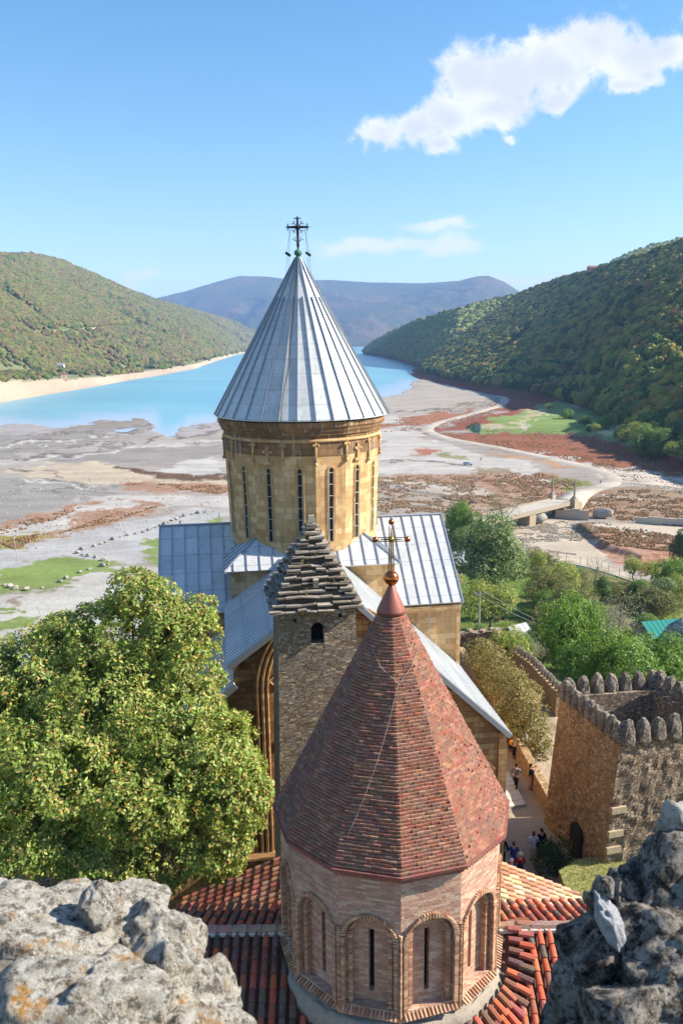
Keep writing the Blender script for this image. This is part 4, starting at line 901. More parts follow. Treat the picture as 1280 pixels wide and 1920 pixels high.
# drum walls with recessed arched niches
RD, ZB, ZTOP = 3.3, 9.2, SEZ-.2; ap = RD*math.cos(math.pi/12); fw = 2*RD*math.sin(math.pi/12)
dw, mo2 = MB(), MB(); SLITS = []; NW, N1 = .70, .52; ZS, ZN = 11.68, 9.55; R1d, R2d = .14, .27
def arch(w, n=14): return [(-w*math.cos(a), w*math.sin(a)) for a in np.linspace(0, math.pi, n)]
for k in range(12):
    t = P12+2*math.pi*(k+.5)/12; d, x = rad(t), tan_(t); Z = Vector((0, 0, 1)); fB = basis(x, -d, Z)
    def q(u, z, dep=0.): return C0+d*(ap-dep)+x*u+Z*z
    hwf = fw/2
    # outer face round the niche
    dw.face([q(-hwf, ZB), q(-NW, ZB), q(-NW, ZS), q(-hwf, ZS)]); dw.face([q(NW, ZB), q(hwf, ZB), q(hwf, ZS), q(NW, ZS)]); dw.face([q(-NW, ZB), q(NW, ZB), q(NW, ZN), q(-NW, ZN)])
    ar = arch(NW); tops = [(-hwf, ZS)]+[(u*hwf/NW, ZTOP) for u, _ in ar]
    dw.face([q(-hwf, ZS), q(-NW, ZS), q(-hwf, ZTOP)]); dw.face([q(NW, ZS), q(hwf, ZS), q(hwf, ZTOP)])
    for i in range(len(ar)-1): dw.face([q(ar[i][0], ZS+ar[i][1]), q(ar[i+1][0], ZS+ar[i+1][1]), q(ar[i+1][0]*hwf/NW, ZTOP), q(ar[i][0]*hwf/NW, ZTOP)])
    # first reveal, ledge, second reveal, back
    def outline(w): return [(-w, ZN)]+[(u, ZS+v) for u, v in arch(w)]+[(w, ZN)]
    o1, o2 = outline(NW), outline(N1)
    for i in range(len(o1)-1):
        dw.face([q(*o1[i]), q(*o1[i], R1d), q(*o1[i+1], R1d), q(*o1[i+1])]); dw.face([q(*o1[i], R1d), q(*o2[i], R1d), q(*o2[i+1], R1d), q(*o1[i+1], R1d)]); dw.face([q(*o2[i], R1d), q(*o2[i], R2d), q(*o2[i+1], R2d), q(*o2[i+1], R1d)])
    dw.face([q(-NW, ZN, R2d), q(NW, ZN, R2d), q(NW, ZN, 0), q(-NW, ZN, 0)][::-1])
    # back wall with real slit
    sw, s0, s1 = .075, ZN+.3, 11.8
    dw.face([q(-N1, ZN, R2d), q(-sw, ZN, R2d), q(-sw, s1, R2d), q(-N1, s1, R2d)]); dw.face([q(sw, ZN, R2d), q(N1, ZN, R2d), q(N1, s1, R2d), q(sw, s1, R2d)])
    dw.face([q(-sw, ZN, R2d), q(sw, ZN, R2d), q(sw, s0, R2d), q(-sw, s0, R2d)]); A2 = [(u, ZS+v) for u, v in arch(N1)]; dw.face([q(-N1, s1, R2d), q(N1, s1, R2d)]+[q(*a_, R2d) for a_ in A2[::-1] if a_[1] > s1])
    for (u0, z0, u1, z1) in ((-sw, s0, -sw, s1), (-sw, s1, sw, s1), (sw, s1, sw, s0), (sw, s0, -sw, s0)): dw.face([q(u0, z0, R2d), q(u1, z1, R2d), q(u1, z1, R2d+.25), q(u0, z0, R2d+.25)])
    sl2 = MB(); SLITS.append(sl2); sl2.face([q(-sw-.02, s0-.02, R2d+.22), q(sw+.02, s0-.02, R2d+.22), q(sw+.02, s1+.02, R2d+.22), q(-sw-.02, s1+.02, R2d+.22)])
    # brick-on-edge arches and stepped brick jambs, each brick modelled
    def brk(p, sz, B, dk_=1.):
        g = random.uniform(.75, 1.2)*dk_; mo2.box(p, sz, B, [c_*g for c_ in lin(random.choice(((190, 148, 116), (176, 130, 100), (200, 162, 130), (166, 120, 94), (186, 152, 120))))])
    for w, dep, rr in ((NW+.035, -.06, .15), (N1+.03, R1d-.05, .12)):
        na = int(w*math.pi/.085)
        for i in range(na+1):
            a = math.pi*i/na; B = fB@Matrix.Rotation(math.pi/2-a, 3, 'Y'); brk(q(-w*math.cos(a), ZS+w*math.sin(a), dep+.05), (.052, .15, rr), B@Matrix.Rotation(random.uniform(-.06, .06), 3, 'Y'))
        nz_ = int((ZS-ZN)/.075)
        for i in range(nz_):
            for s in (-1, 1): brk(q(s*w, ZN+(i+.5)*.075, dep+.05), (.11, .14, .056), fB@rotz(random.uniform(-.05, .05)))
    tc = P12+2*math.pi*k/12; cp_ = C0+rad(tc)*(RD+.01)      # corner shafts
    nz_ = int((ZS+.25-ZB)/.075)
    for i in range(nz_): brk(cp_+Z*(ZB+.12+i*.075), (.11, .11, .056), basis(tan_(tc), -rad(tc), Z)@rotz(.785+random.uniform(-.05, .05)))
    # stepped sill course
    for i in range(14): brk(q(-.73+i*.113, ZN-.1, -.07), (.055, .26, .07), fB@Matrix.Rotation(.45, 3, 'X'), .85)
dro = obj('drum_wall', dw, DRUMBRICK, small); [obj('slit_window', q_, DARK, dro) for q_ in SLITS]; obj('brick_arcade', mo2, ARCHBRICK, dro)
mr = MB(); mr.smooth = True
prof = [(3.2, 8.2), (3.5, 8.3), (3.46, 8.8), (3.4, 9.0), (3.3, 9.12)]; k0 = len(mr.v)
mr.lathe(C0, prof, 96, 0, lin((150, 138, 122))); mr.v = [(v[0]+.04*math.sin(i*7.1), v[1]+.04*math.cos(i*5.3), v[2]+.035*math.sin(i*3.7)) if i >= k0 else v for i, v in enumerate(mr.v)]
obj('mortar_collar', mr, MORTAR, small)
cap = MB(); cap.lathe(C0, [(.42, 19.86), (.40, 19.95), (.1, 20.6), (.06, 20.68)], 20, 0); capo = obj('cone_cap', cap, REDMETAL, small, smooth=True)
cpb = C0+Vector((0, 0, 20.86)); gb = MB(); gb.ball(cpb, .215, 24); gb.lathe(cpb, [(.216, -.012), (.224, 0), (.216, .012)], 24, 0, cap=False); X = Vector((1, 0, 0)); Z = Vector((0, 0, 1))
cm_ = MB(); ctr = cpb+Z*1.12
for dx, dy in ((-.075, 0), (.075, 0), (0, .05), (0, -.05)): cm_.tube([cpb+X*dx+Vector((0, dy, 0))+Z*.18, ctr+X*dx*.6+Vector((0, dy, 0))], .018, 5)
cm_.tube([cpb+Z*.15, ctr], .022, 6)
for v, ln in ((X, .36), (-X, .36), (Z, .36)):
    p = Z if v.z == 0 else X
    for s in (-1, 1): cm_.tube([ctr+p*.06*s, ctr+v*ln*1.1+p*.05*s], .014, 5)
    cm_.tube([ctr+v*.05, ctr+v*ln*.85], [.03, .012], 5)
cro = obj('gilt_cross', cm_, BRASS, small); gbo = obj('copper_ball', gb, COPPER, small, smooth=True)
hub = MB(); hub.ball(ctr, .085, 14); obj('hub', hub, BRASS, cro, smooth=True)
for v in (X*.45, -X*.45, Z*.5):
    b_ = MB(); b_.ball(ctr+v, .085, 14); obj('red_ball', b_, COPPER, cro, smooth=True)
cb_ = MB()      # pale cable looped under the cap and down the cone
def cp3(t, z, o=.06): return C0+rad(R_(t))*(slope_r(z)*(.97 if True else 1)+o)+Vector((0, 0, z))
cb_.tube([cp3(-42, 19.0), cp3(-20, 18.6), cp3(6, 18.2)], .012, 4); cb_.tube([cp3(60, 19.0), cp3(30, 18.6), cp3(6, 18.2)], .009, 4)
pl = [cp3(6-36*((18.2-z)/(18.2-SEZ))**.72, z, .07+.012*math.sin(z*9)) for z in np.linspace(18.2, SEZ, 34)]; cb_.tube(pl, .0085, 4)
cb_.tube([pl[-1], C0+rad(R_(-30))*3.45+Z*(SEZ-.5), C0+rad(R_(-30.5))*3.4+Z*9.4], .01, 4); obj('lightning_cable', cb_, simple('weathered_cable', lin((150, 140, 132)), .7), small)
# tile roofs: every barrel tile modelled
PT = .455
def tilefield(name, o, across, down, ncol, nrow, pal, inside, pitch_w=.3, tl=.46, dark=1., r=.1):
    m_ = MB(); m_.smooth = False; across = Vector(across).normalized(); down = Vector(down).normalized(); nn = across.cross(down); nn = nn if nn.z > 0 else -nn
    for i in range(ncol):
        jo = random.uniform(0, .1); tone = random.random()
        for j in range(nrow):
            c = Vector(o)+across*(i+.5)*pitch_w+down*(j+.5+jo)*tl*.86
            if not inside(c): continue
            cl = random.choice(pal) if random.random() < .75 else pal[int(tone*len(pal))]; col = [x*random.uniform(.82, 1.18)*dark for x in lin(cl)]
            k = len(m_.v); ns = 6; wob = random.uniform(-.035, .035); lift = random.uniform(.0, .012)
            for e, (s, rr, h) in enumerate(((-tl/2, r*.86, .0), (tl/2, r*1.08, .03+lift))):
                for q in range(ns+1):
                    a = math.pi*q/ns; p = c+down*s+across*(math.cos(a)*rr+wob*s)+nn*(math.sin(a)*rr*.85+h+.02); m_.v.append(tuple(p))
            for e, (s, rr, h) in enumerate(((tl/2, r*.86, .03+lift),)):
                for q in range(ns+1):
                    a = math.pi*q/ns; p = c+down*s+across*(math.cos(a)*rr)+nn*(math.sin(a)*rr*.8+h); m_.v.append(tuple(p))
            fs = [(q, q+1, ns+2+q, ns+1+q) for q in range(ns)]+[(ns+1+q, ns+2+q, 2*ns+3+q, 2*ns+2+q) for q in range(ns)]
            m_._fs(k, fs, col)
    return m_
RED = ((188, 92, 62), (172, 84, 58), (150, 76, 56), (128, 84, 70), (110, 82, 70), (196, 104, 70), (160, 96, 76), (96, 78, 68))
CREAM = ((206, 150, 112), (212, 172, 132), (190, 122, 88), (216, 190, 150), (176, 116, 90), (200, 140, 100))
RED_SHADED = ((150, 74, 56), (120, 70, 56), (100, 68, 58), (166, 82, 60), (84, 64, 56), (176, 84, 54), (112, 84, 72))  # darker reds put the shade of the left half into the tiles
ZR = 9.55; EW = 2.55      # ridge height; far eave offset of the cross arm
sk = math.hypot(1, PT)
deck = MB()
def zroof(dx): return ZR-.09-PT*abs(dx)
Z = Vector((0, 0, 1))
deck.prism([(SX-10, SY, zroof(0)), (SX+10, SY, zroof(0)), (SX+10, SY+EW, zroof(EW)), (SX-10, SY+EW, zroof(EW))], (0, 0, -.3), lin((96, 66, 52)))
deck.prism([(SX-10, SY, zroof(0)), (SX-10, SY-8.5, zroof(8.5)), (SX+10, SY-8.5, zroof(8.5)), (SX+10, SY, zroof(0))], (0, 0, -.3), lin((96, 66, 52)))
for s in (-1, 1): deck.prism([(SX, SY+1, zroof(0)-.08), (SX, SY+6.3, zroof(0)-.08), (SX+s*7.75, SY+6.3, zroof(7.75)-.08), (SX+s*7.75, SY+1, zroof(7.75)-.08)], (0, 0, -.25), lin((110, 76, 60)))
tr = obj('tile_roof', deck, TERRA, small)
fld = tilefield('t', (SX-10, SY+.12, ZR-.05), (1, 0, 0), (0, 1, -PT), 66, 7, RED, lambda c: c.y < SY+EW+.2)
obj('far_slope_tile', fld, TERRA, tr)
fld = tilefield('t', (SX-10, SY-.12, ZR-.05), (1, 0, 0), (0, -1, -PT), 66, 22, RED, lambda c: (c.xy-Vector((SX, SY))).length > 4.2 and c.x > SX)
obj('near_slope_tile', fld, TERRA, tr)
fld = tilefield('t', (SX-10, SY-.12, ZR-.05), (1, 0, 0), (0, -1, -PT), 66, 22, RED_SHADED, lambda c: (c.xy-Vector((SX, SY))).length > 3.4 and c.x < SX)
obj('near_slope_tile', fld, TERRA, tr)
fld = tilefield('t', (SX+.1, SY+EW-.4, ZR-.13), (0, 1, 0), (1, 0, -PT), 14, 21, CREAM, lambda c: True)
obj('right_slope_tile', fld, TERRA, tr)
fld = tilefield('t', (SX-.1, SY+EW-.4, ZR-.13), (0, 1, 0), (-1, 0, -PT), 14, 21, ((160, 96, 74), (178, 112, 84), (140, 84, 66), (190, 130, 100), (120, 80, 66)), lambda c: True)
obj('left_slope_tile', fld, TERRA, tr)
rb = MB(); rb2 = MB()
for i in range(44):
    x = SX-10+i*.46
    if abs(x-SX) < 3.2: continue
    if x > SX: rb = rb2
    elif i == 0: rb1 = rb
    rb.tube([(x, SY, ZR+.0), (x+.47, SY, ZR+.03)], [.13, .15], 8, [q*random.uniform(.8, 1.1) for q in lin((158, 134, 112))])
    rb.box((x+.23, SY, ZR-.03), (.5, .42, .1), I3, lin((190, 182, 168)))
obj('ridge_tile', rb1, MORTAR, tr); obj('ridge_tile', rb2, MORTAR, tr)
fan = MB()      # tiles fanned round the foot of the drum
for ring, (r0_, r1_, zz0, zz1) in enumerate(((3.58, 4.0, 8.98, 8.72), (3.9, 4.35, 8.76, 8.45))):
    nn_ = 78+ring*8
    for i in range(nn_):
        t = 2*math.pi*(i+ring*.5)/nn_
        if math.cos(t) < -.1 or math.sin(t) < .2: continue
        a, b = C0+rad(t)*r0_, C0+rad(t)*r1_
        dyy = abs(math.cos(t)); base0, base1 = zroof(r0_*dyy)+.2, zroof(r1_*dyy)+.16
        z0_, z1_ = max(zz0, base0), max(zz1, base1)
        fan.tube([a+Z*z0_, b+Z*z1_], [.09, .115], 7, [q*random.uniform(.75, 1.15) for q in lin(random.choice(RED[2:]+RED[:1]))])
obj('fan_tile', fan, TERRA, tr)
wl = MB(); wl.box((SX, SY-1, 2.6), (18.6, 14.2, 5.8)); wl.box((SX, SY+3.6, 3.4), (14.8, 5.1, 5.0)); wl.prism([(SX-7.3, SY+6.12, 5.85), (SX+7.3, SY+6.12, 5.85), (SX, SY+6.12, ZR-.4)], (0, -1, 0))
wl.box((SX, SY, 6.6), (4.6, 4.6, 3.0)); obj('church_wall', wl, RUB_GOLD, small)
# ---------------------------------------------------------------- small solvers
def PG(px, py, dz=0.):
    d = ray(px, py); h = math.hypot(d.x, d.y); t = 30/h; lo = t
    ts = np.concatenate([np.arange(30, 260, 1.), np.arange(260, 2600, 4.)])/h
    z = CAMZ+d.z*ts; g = tz(d.x*ts, d.y*ts)+dz; k = np.argmax(z <= g)
    if z[k] > g[k]: k = len(ts)-1
    t = ts[k]; return Vector((d.x*t, d.y*t, float(g[k]-dz)))
# ---------------------------------------------------------------- rocks
def rock(c, r, seed, sub=4, nf=12, rough=.10, sq=(1, 1, 1), R=None, col=None):
    V, F = ICO[sub]; rg = np.random.default_rng(seed); N = rg.normal(size=(nf, 3)); N /= np.linalg.norm(N, axis=1)[:, None]; h = rg.uniform(.62, 1., nf)
    dp = V@N.T; rr = np.min(np.where(dp > .05, h/np.maximum(dp, .05), 9), axis=1); rr = np.minimum(rr, 1.15)
    rr = rr*(1+(fbm(V*2.6+seed*3.1, 5, seed, .6)-.5)*rough*3.6+(0 if sub < 5 else 1)*(np.abs(fbm(V*9+seed, 4, seed+3, .65)-.5)-.1)*rough*1.3); P = V*rr[:, None]*np.array(sq)*r
    if R is not None: P = P@np.array(R).T
    return P+np.array(c), F
def rockobj(name, c, r, seed, mat, parent=None, **k):
    P, F = rock(c, r, seed, **k); o = big_mesh(name, P, F, mat, None, True, parent, tuple(wloc(parent)) if parent else tuple(c)); return o
def near_wall(items, mat, label, Y0):
    e = empty('ruined_parapet', (PY(*items[0][:2], Y0).x, Y0, 25.), label, 'parapet')
    for i, it in enumerate(items):
        px, py, rp, Y, sq = it[:5]; c = PY(px, py, Y); z_ = (c-Vector((0, 0, CAMZ))).dot(FW); r = rp*z_/FPX
        rockobj('stone', c, r, 100+i*7+int(abs(px)), it[5] if len(it) > 5 else mat, e, sub=5, nf=16, rough=.11, sq=sq)
    return e
LEFTW = [(60, 1850, 185, 1.75, (1.3, .8, .8)), (-150, 1800, 190, 1.9, (1.2, .8, .75)), (190, 1760, 130, 1.85, (1.25, .8, .75)), (188, 1692, 46, 1.8, (1., .9, 1.)), (110, 1745, 95, 1.95, (1.2, .9, .7)), (25, 1765, 110, 1.8, (1.2, .9, .8)),
         (285, 1775, 88, 1.8, (1, .9, .95)), (345, 1765, 52, 1.95, (.95, 1, 1.1)), (322, 1870, 100, 1.62, (.9, .8, 1.1)), (385, 1850, 62, 1.8, (.9, .9, 1.1)), (215, 1900, 120, 1.5, (1.1, .8, .9)), (412, 1905, 55, 1.85, (1, 1, 1)),
         (-15, 1700, 55, 2.1, (1.2, 1, .8)), (100, 1960, 190, 1.45, (1.3, .8, .8)), (330, 1980, 110, 1.5, (1.2, .9, .9)), (-100, 1950, 200, 1.5, (1.2, .8, .8)), (440, 1980, 60, 1.8, (1, 1, 1))]
RIGHTW = [(1262, 1670, 108, 1.75, (1, .8, .95)), (1280, 1556, 52, 1.8, (1.0, .9, 1.15), ROCK_L), (1195, 1660, 62, 1.8, (.95, .9, 1.)), (1160, 1690, 50, 1.72, (.8, .8, 1.2)), (1120, 1690, 26, 1.66, (.9, .9, 1.1)), (1215, 1770, 105, 1.62, (1, .8, 1.)),
          (1095, 1765, 50, 1.7, (.9, .9, 1.15)), (1140, 1820, 72, 1.6, (1, .8, 1.1)), (1060, 1845, 34, 1.72, (.8, .9, 1.3)), (1095, 1880, 62, 1.6, (1, .8, 1.1)), (1270, 1860, 120, 1.5, (1, .8, 1.)), (1180, 1930, 110, 1.45, (1.1, .8, .9)), (1045, 1925, 40, 1.7, (.9, .9, 1.2)),
          (1080, 1980, 75, 1.5, (1, .8, 1)), (1350, 1720, 130, 1.7, (1, .8, 1.1)), (1330, 1960, 160, 1.5, (1, .8, 1)), (1235, 1600, 30, 1.95, (1, .9, .9)), (1128, 1665, 24, 1.62, (1, 1, .8))]
near_wall(LEFTW, ROCK_L, 'pale ruined wall top with orange lichen', 1.8)
rw = near_wall(RIGHTW, ROCK_R, 'dark ruined wall top streaked with whitewash', 1.7)
P, F = rock((0, 0, 0), 1, 77, sub=4, nf=8, rough=.2, sq=(.024, .03, .086)); ang = Matrix.Rotation(R_(-22), 3, 'Y'); P = P@np.array(ang).T+np.array(PY(1142, 1735, 1.585)); big_mesh('whitewashed_stone', P, F, WHITEPAINT, None, True, rw, tuple(wloc(rw)))
# ---------------------------------------------------------------- fort with rounded merlons
FT = dict(NL=(13.45, 37.0), FL=(12.0, 42.6), FR=(17.7, 43.5), NR=(19.3, 38.5)); FB = dict(NL=(12.9, 36.95), FL=(11.45, 42.9), FR=(18.2, 43.9), NR=(19.9, 38.0))
fort = empty('stone_fort', (15.6, 40.6, 0), 'square rubble stone fort tower crowned with rows of rounded merlons', 'fort')
ZT = 8.1; names = ['NL', 'NR', 'FR', 'FL']; fm, fg = MB(), MB()
cen = Vector((15.65, 40.6, 0))
for i in range(4):
    a, b = names[i], names[(i+1) % 4]; A, B, A0, B0 = (Vector((*FT[a], 0)), Vector((*FT[b], 0)), Vector((*FB[a], 0)), Vector((*FB[b], 0))); m_ = fg if (a, b) == ('FL', 'NL') else fm
    Ai, Bi = A+(cen-A).normalized()*.95, B+(cen-B).normalized()*.95; n_ = 36
    Z = Vector((0, 0, 1))
    for j in range(n_):
        s, e = j/n_, (j+1)/n_
        for q in range(28):
            z0, z1 = -1+(ZT+1)*q/28, -1+(ZT+1)*(q+1)/28; f0, f1 = max(0, z0/ZT), max(0, z1/ZT)
            g = lambda u, f, z: (A0.lerp(B0, u)).lerp(A.lerp(B, u), f)+Z*z+((A+B)/2-cen).normalized()*(0 if (u < .01 or u > .99 or f > .99) else (float(vn(np.array([[u*22+i*31, z*3.1]]), 5)[0])-.5)*.14)
            m_.face([g(s, f0, z0), g(e, f0, z0), g(e, f1, z1), g(s, f1, z1)])
    fm.face([A+Z*ZT, B+Z*ZT, Bi+Z*(ZT+.02), Ai+Z*(ZT+.02)]); fm.face([Bi+Z*ZT, Ai+Z*ZT, Ai+Z*5.9, Bi+Z*5.9][::-1])
obj('fort_wall', fm, RUB_FORT, fort); obj('golden_side_wall', fg, RUB_GOLD, fort)  # side wall gets the golden rubble, the other walls the greyer one
fl = MB(); fl.prism([Vector((*FT[k], 6.1)).lerp(Vector((15.65, 40.6, 6.1)), .14) for k in names], (0, 0, -.2), lin((196, 186, 168)))
obj('fort_floor', fl, MORTAR, fort); hh_ = MB(); hh_.prism([PZ(x, y, 6.13) for x, y in ((1150, 1352), (1215, 1345), (1262, 1352), (1250, 1366), (1195, 1375))], (0, 0, .02)); obj('floor_hatch', hh_, DARK, fort)
def merlon_mesh(seed):
    m_ = MB(); V, F = ICO[4]; P = V.copy(); z = P[:, 2]; s = np.maximum(np.abs(P[:, 0]), np.abs(P[:, 1])); 
    P[:, 0] = np.sign(P[:, 0])*np.abs(P[:, 0])**.55*.345; P[:, 1] = np.sign(P[:, 1])*np.abs(P[:, 1])**.5*.33; tp__ = 1-.2*np.clip(z, 0, 1)**2.2; P[:, 0] *= tp__; P[:, 1] *= tp__; P[:, 2] = np.where(z < 0, z*.3-.02, (np.abs(z)**.9)*.98)
    P *= (1+(fbm(V*3+seed, 4, seed)-.5)*.34)[:, None]; return P, F
MERM = rubblemat('merlon_rubble', [lin((150, 138, 122)), lin((124, 112, 98)), lin((170, 158, 140)), lin((104, 92, 80))], lin((84, 74, 62)), (3.4, 3.4, 4.5), 1.)
MER = []
for sd_ in range(3):
    P, F = merlon_mesh(sd_+3); o = big_mesh('merlon', P, F, MERM, np.tile(np.array([*lin((128, 116, 102)), 1]), (len(F), 1)), True, fort, (0, 0, 0)); MER.append(o)
def put(proto, loc, rz, parent, sc=1., first=[True, True, True]):
    i = MER.index(proto); o = proto if first[i] else proto.copy()
    if not first[i]: S.collection.objects.link(o)
    first[i] = False; o.parent = parent; o.location = Vector(loc)-wloc(parent); o.rotation_euler = (0, 0, rz); o.scale = (sc*1.0, sc, sc*random.uniform(.92, 1.08)); return o
for (a, b, nm) in (('NL', 'NR', 7), ('NR', 'FR', 7), ('FR', 'FL', 7), ('FL', 'NL', 9)):
    A, B = Vector((*FT[a], ZT)), Vector((*FT[b], ZT)); d = B-A; rz = math.atan2(d.y, d.x)
    off = (cen-(A+B)/2).normalized()*.34; off.z = 0
    for i in range(nm): put(MER[(i*2+len(a)) % 3], A+d*((i+.5)/nm)+off, rz, fort, .98 if nm == 7 else .86)
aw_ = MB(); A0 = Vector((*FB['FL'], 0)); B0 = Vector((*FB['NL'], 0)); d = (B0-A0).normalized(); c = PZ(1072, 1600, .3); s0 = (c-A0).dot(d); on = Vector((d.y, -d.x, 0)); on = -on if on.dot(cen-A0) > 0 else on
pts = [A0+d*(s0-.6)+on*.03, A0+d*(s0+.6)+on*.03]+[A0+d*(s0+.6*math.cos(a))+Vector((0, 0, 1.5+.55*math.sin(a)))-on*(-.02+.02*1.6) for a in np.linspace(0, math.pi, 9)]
aw_.prism(pts, -on*.3); obj('arched_doorway', aw_, DARK, fort)  # dark panel painted in for the shaded door recess
for z in (2.2, 3.1, 4.4):
    qs = MB(); qs.box(Vector((*FB['NL'], z)).lerp(Vector((*FT['NL'], z)), z/ZT)+Vector((.36, .1, 0)), (.8, .28, .34), rotz(.25), lin((176, 156, 128))); obj('corner_block', qs, STONE, fort)
# parapet along the path and the curtain wall behind it
def wallrun(name, pts, zt, zb, th, mat, label, cat, rough=.12, seg=.5, teeth=None):
    e = empty(name, (pts[0][0], pts[0][1], zb), label, cat); m_ = MB(); P = [Vector((*p[:2], 0)) for p in pts]; samples = []
    for i in range(len(P)-1):
        n_ = max(1, int((P[i+1]-P[i]).length/seg))
        for j in range(n_): samples.append((P[i].lerp(P[i+1], j/n_), zt[i]+(zt[i+1]-zt[i])*j/n_))
    samples.append((P[-1], zt[-1])); Z = Vector((0, 0, 1)); L_, R2, T_ = [], [], []
    for k, (p, z) in enumerate(samples):
        d = (samples[min(k+1, len(samples)-1)][0]-samples[max(k-1, 0)][0]).normalized(); s = Vector((d.y, -d.x, 0))*th/2; T_.append(z+random.uniform(-rough, rough)); L_.append(p-s); R2.append(p+s)
    for k in range(len(samples)-1):
        a, b = k, k+1
        m_.face([L_[b]+Z*zb, L_[a]+Z*zb, L_[a]+Z*T_[a], L_[b]+Z*T_[b]]); m_.face([R2[a]+Z*zb, R2[b]+Z*zb, R2[b]+Z*T_[b], R2[a]+Z*T_[a]])
        m_.face([L_[a]+Z*T_[a], R2[a]+Z*T_[a], R2[b]+Z*T_[b], L_[b]+Z*T_[b]])
    for k in (0, len(samples)-1): m_.face([L_[k]+Z*zb, R2[k]+Z*zb, R2[k]+Z*T_[k], L_[k]+Z*T_[k]])
    obj('wall_body', m_, mat, e); cp = []
    if teeth:
        k = 0
        for (p, z), T in list(zip(samples, T_))[teeth[0]:teeth[1]:teeth[2]]:
            o = MER[k % 3].copy(); S.collection.objects.link(o); o.name = 'merlon'; o.parent = e; o.location = p+Z*T-wloc(e); o.rotation_euler = (0, 0, math.atan2(P[-1].y-P[0].y, P[-1].x-P[0].x)); o.scale = (.34, .8, .5); k += 1
    else:
        m2 = MB()
        for (p, z), T in zip(samples, T_):
            for q in range(2): m2.box(p+Vector((random.uniform(-th/3, th/3), random.uniform(-.2, .2), T+.03)), (random.uniform(.2, .5), random.uniform(.2, .45), random.uniform(.1, .22)), rotz(random.uniform(0, 3))@Matrix.Rotation(random.uniform(-.2, .2), 3, 'X'), [x*random.uniform(.7, 1.2) for x in lin((168, 150, 124))])
        obj('coping_stone', m2, STONE, e)
    return e
wallrun('parapet_wall', [(12.0, 43.5), (11.6, 50.7), (10.9, 61.4), (10.15, 67.3)], [1.25]*4, -1.5, .5, RUB_GOLD, 'low sunlit stone parapet beside the path where visitors lean', 'wall', .03, teeth=(0, 0, 1))
wallrun('curtain_wall', [tuple(PZ(x, y, 2.))[:2] for x, y in ((1052, 1296), (1040, 1285), (1000, 1243), (962, 1217))], [2.]*4, -7, .8, RUB_GOLD, 'tall curtain wall with small merlons running back from the fort', 'wall', .05, teeth=(0, 60, 1))
wallrun('ruined_wall', [tuple(PZ(x, y, 2.))[:2] for x, y in ((960, 1216), (932, 1184), (870, 1182), (840, 1184))], [2.1, 2., 1.9, 2.], -6, .8, RUB_FORT, 'broken rubble wall closing the far end of the courtyard', 'wall', .2)
wallrun('yard_wall', [(-20, 33.), (-13, 34.), (-11.5, 33.0)], [3.4, 3.4, 3.2], -3, .8, RUB_FORT, 'rough stone wall in shade under the walnut tree', 'wall', .15)
tw_ = MB(); pts = [PZ(x, y, 1.4) for x, y in ((1047, 1634), (1082, 1612), (1200, 1602), (1560, 1600), (1560, 1790), (1090, 1712), (1064, 1680))]; tw_.prism(pts, (0, 0, -2.4), lin((132, 130, 78)))
te = empty('grass_terrace', (pts[0].x, pts[0].y, 0), 'raised stone-sided terrace with dry grass below the fort wall', 'terrace'); obj('terrace_body', tw_, RUB_GOLD, te)
gt = MB(); gt.prism([p+Vector((0, 0, .01)) for p in pts], (0, 0, .03), lin((140, 138, 84))); obj('turf', gt, STONE, te)
def tufts(name, poly, z, N, h, cols, label=None, parent=None, zf=None):
    P = np.array([p[:2] for p in poly]); m_ = []; C = []; V = []; k = 0
    lo, hi = P.min(0), P.max(0)
    q = rng.uniform(lo, hi, (N*3, 2)); q = q[poly_sd(q[:, 0], q[:, 1], [tuple(p) for p in P]) > 0][:N]
    zz = np.full(len(q), z) if zf is None else zf(q[:, 0], q[:, 1]); d = rng.normal(0, .35, (len(q), 2)); w = rng.normal(0, 1, (len(q), 2)); w = w/np.linalg.norm(w, axis=1)[:, None]*h*.12; hh = h*rng.uniform(.5, 1.2, len(q))
    A = np.concatenate([q-w, zz[:, None]], 1); B = np.concatenate([q+w, zz[:, None]], 1); T = np.concatenate([q+d*hh[:, None], (zz+hh)[:, None]], 1)
    V = np.stack([A, B, T], 1).reshape(-1, 3); F = np.arange(len(V)).reshape(-1, 3); col = np.array([lin(c) for c in cols])[rng.integers(0, len(cols), len(q))]*rng.uniform(.8, 1.2, (len(q), 1))
    o = big_mesh(name, V, F, LEAF, col, False, parent, tuple(wloc(parent)) if parent else (0, 0, 0))
    if label: tag(o, label, 'grass', kind='stuff')
    return o
tufts('grass', pts, 1.42, 15000, .16, [(150, 146, 84), (128, 142, 70), (168, 156, 104), (110, 130, 60)], 'dry grass on the terrace below the fort wall')
pv = empty('paved_strip', PZ(960, 1480, 0), 'pale stone slab strip along the church wall by the path', 'pavement'); pq = [PZ(*p, .16) for p in ((925, 1449), (953, 1447), (985, 1508), (945, 1514))]
for i in range(7):
    m_ = MB(); a, b = pq[0].lerp(pq[3], i/7+.006), pq[0].lerp(pq[3], (i+1)/7-.006); c, d = pq[1].lerp(pq[2], (i+1)/7-.006), pq[1].lerp(pq[2], i/7+.006); m_.prism([a, d, c, b], (0, 0, -.18), lin((196, 186, 168))); obj('paving_slab', m_, STONE, pv)

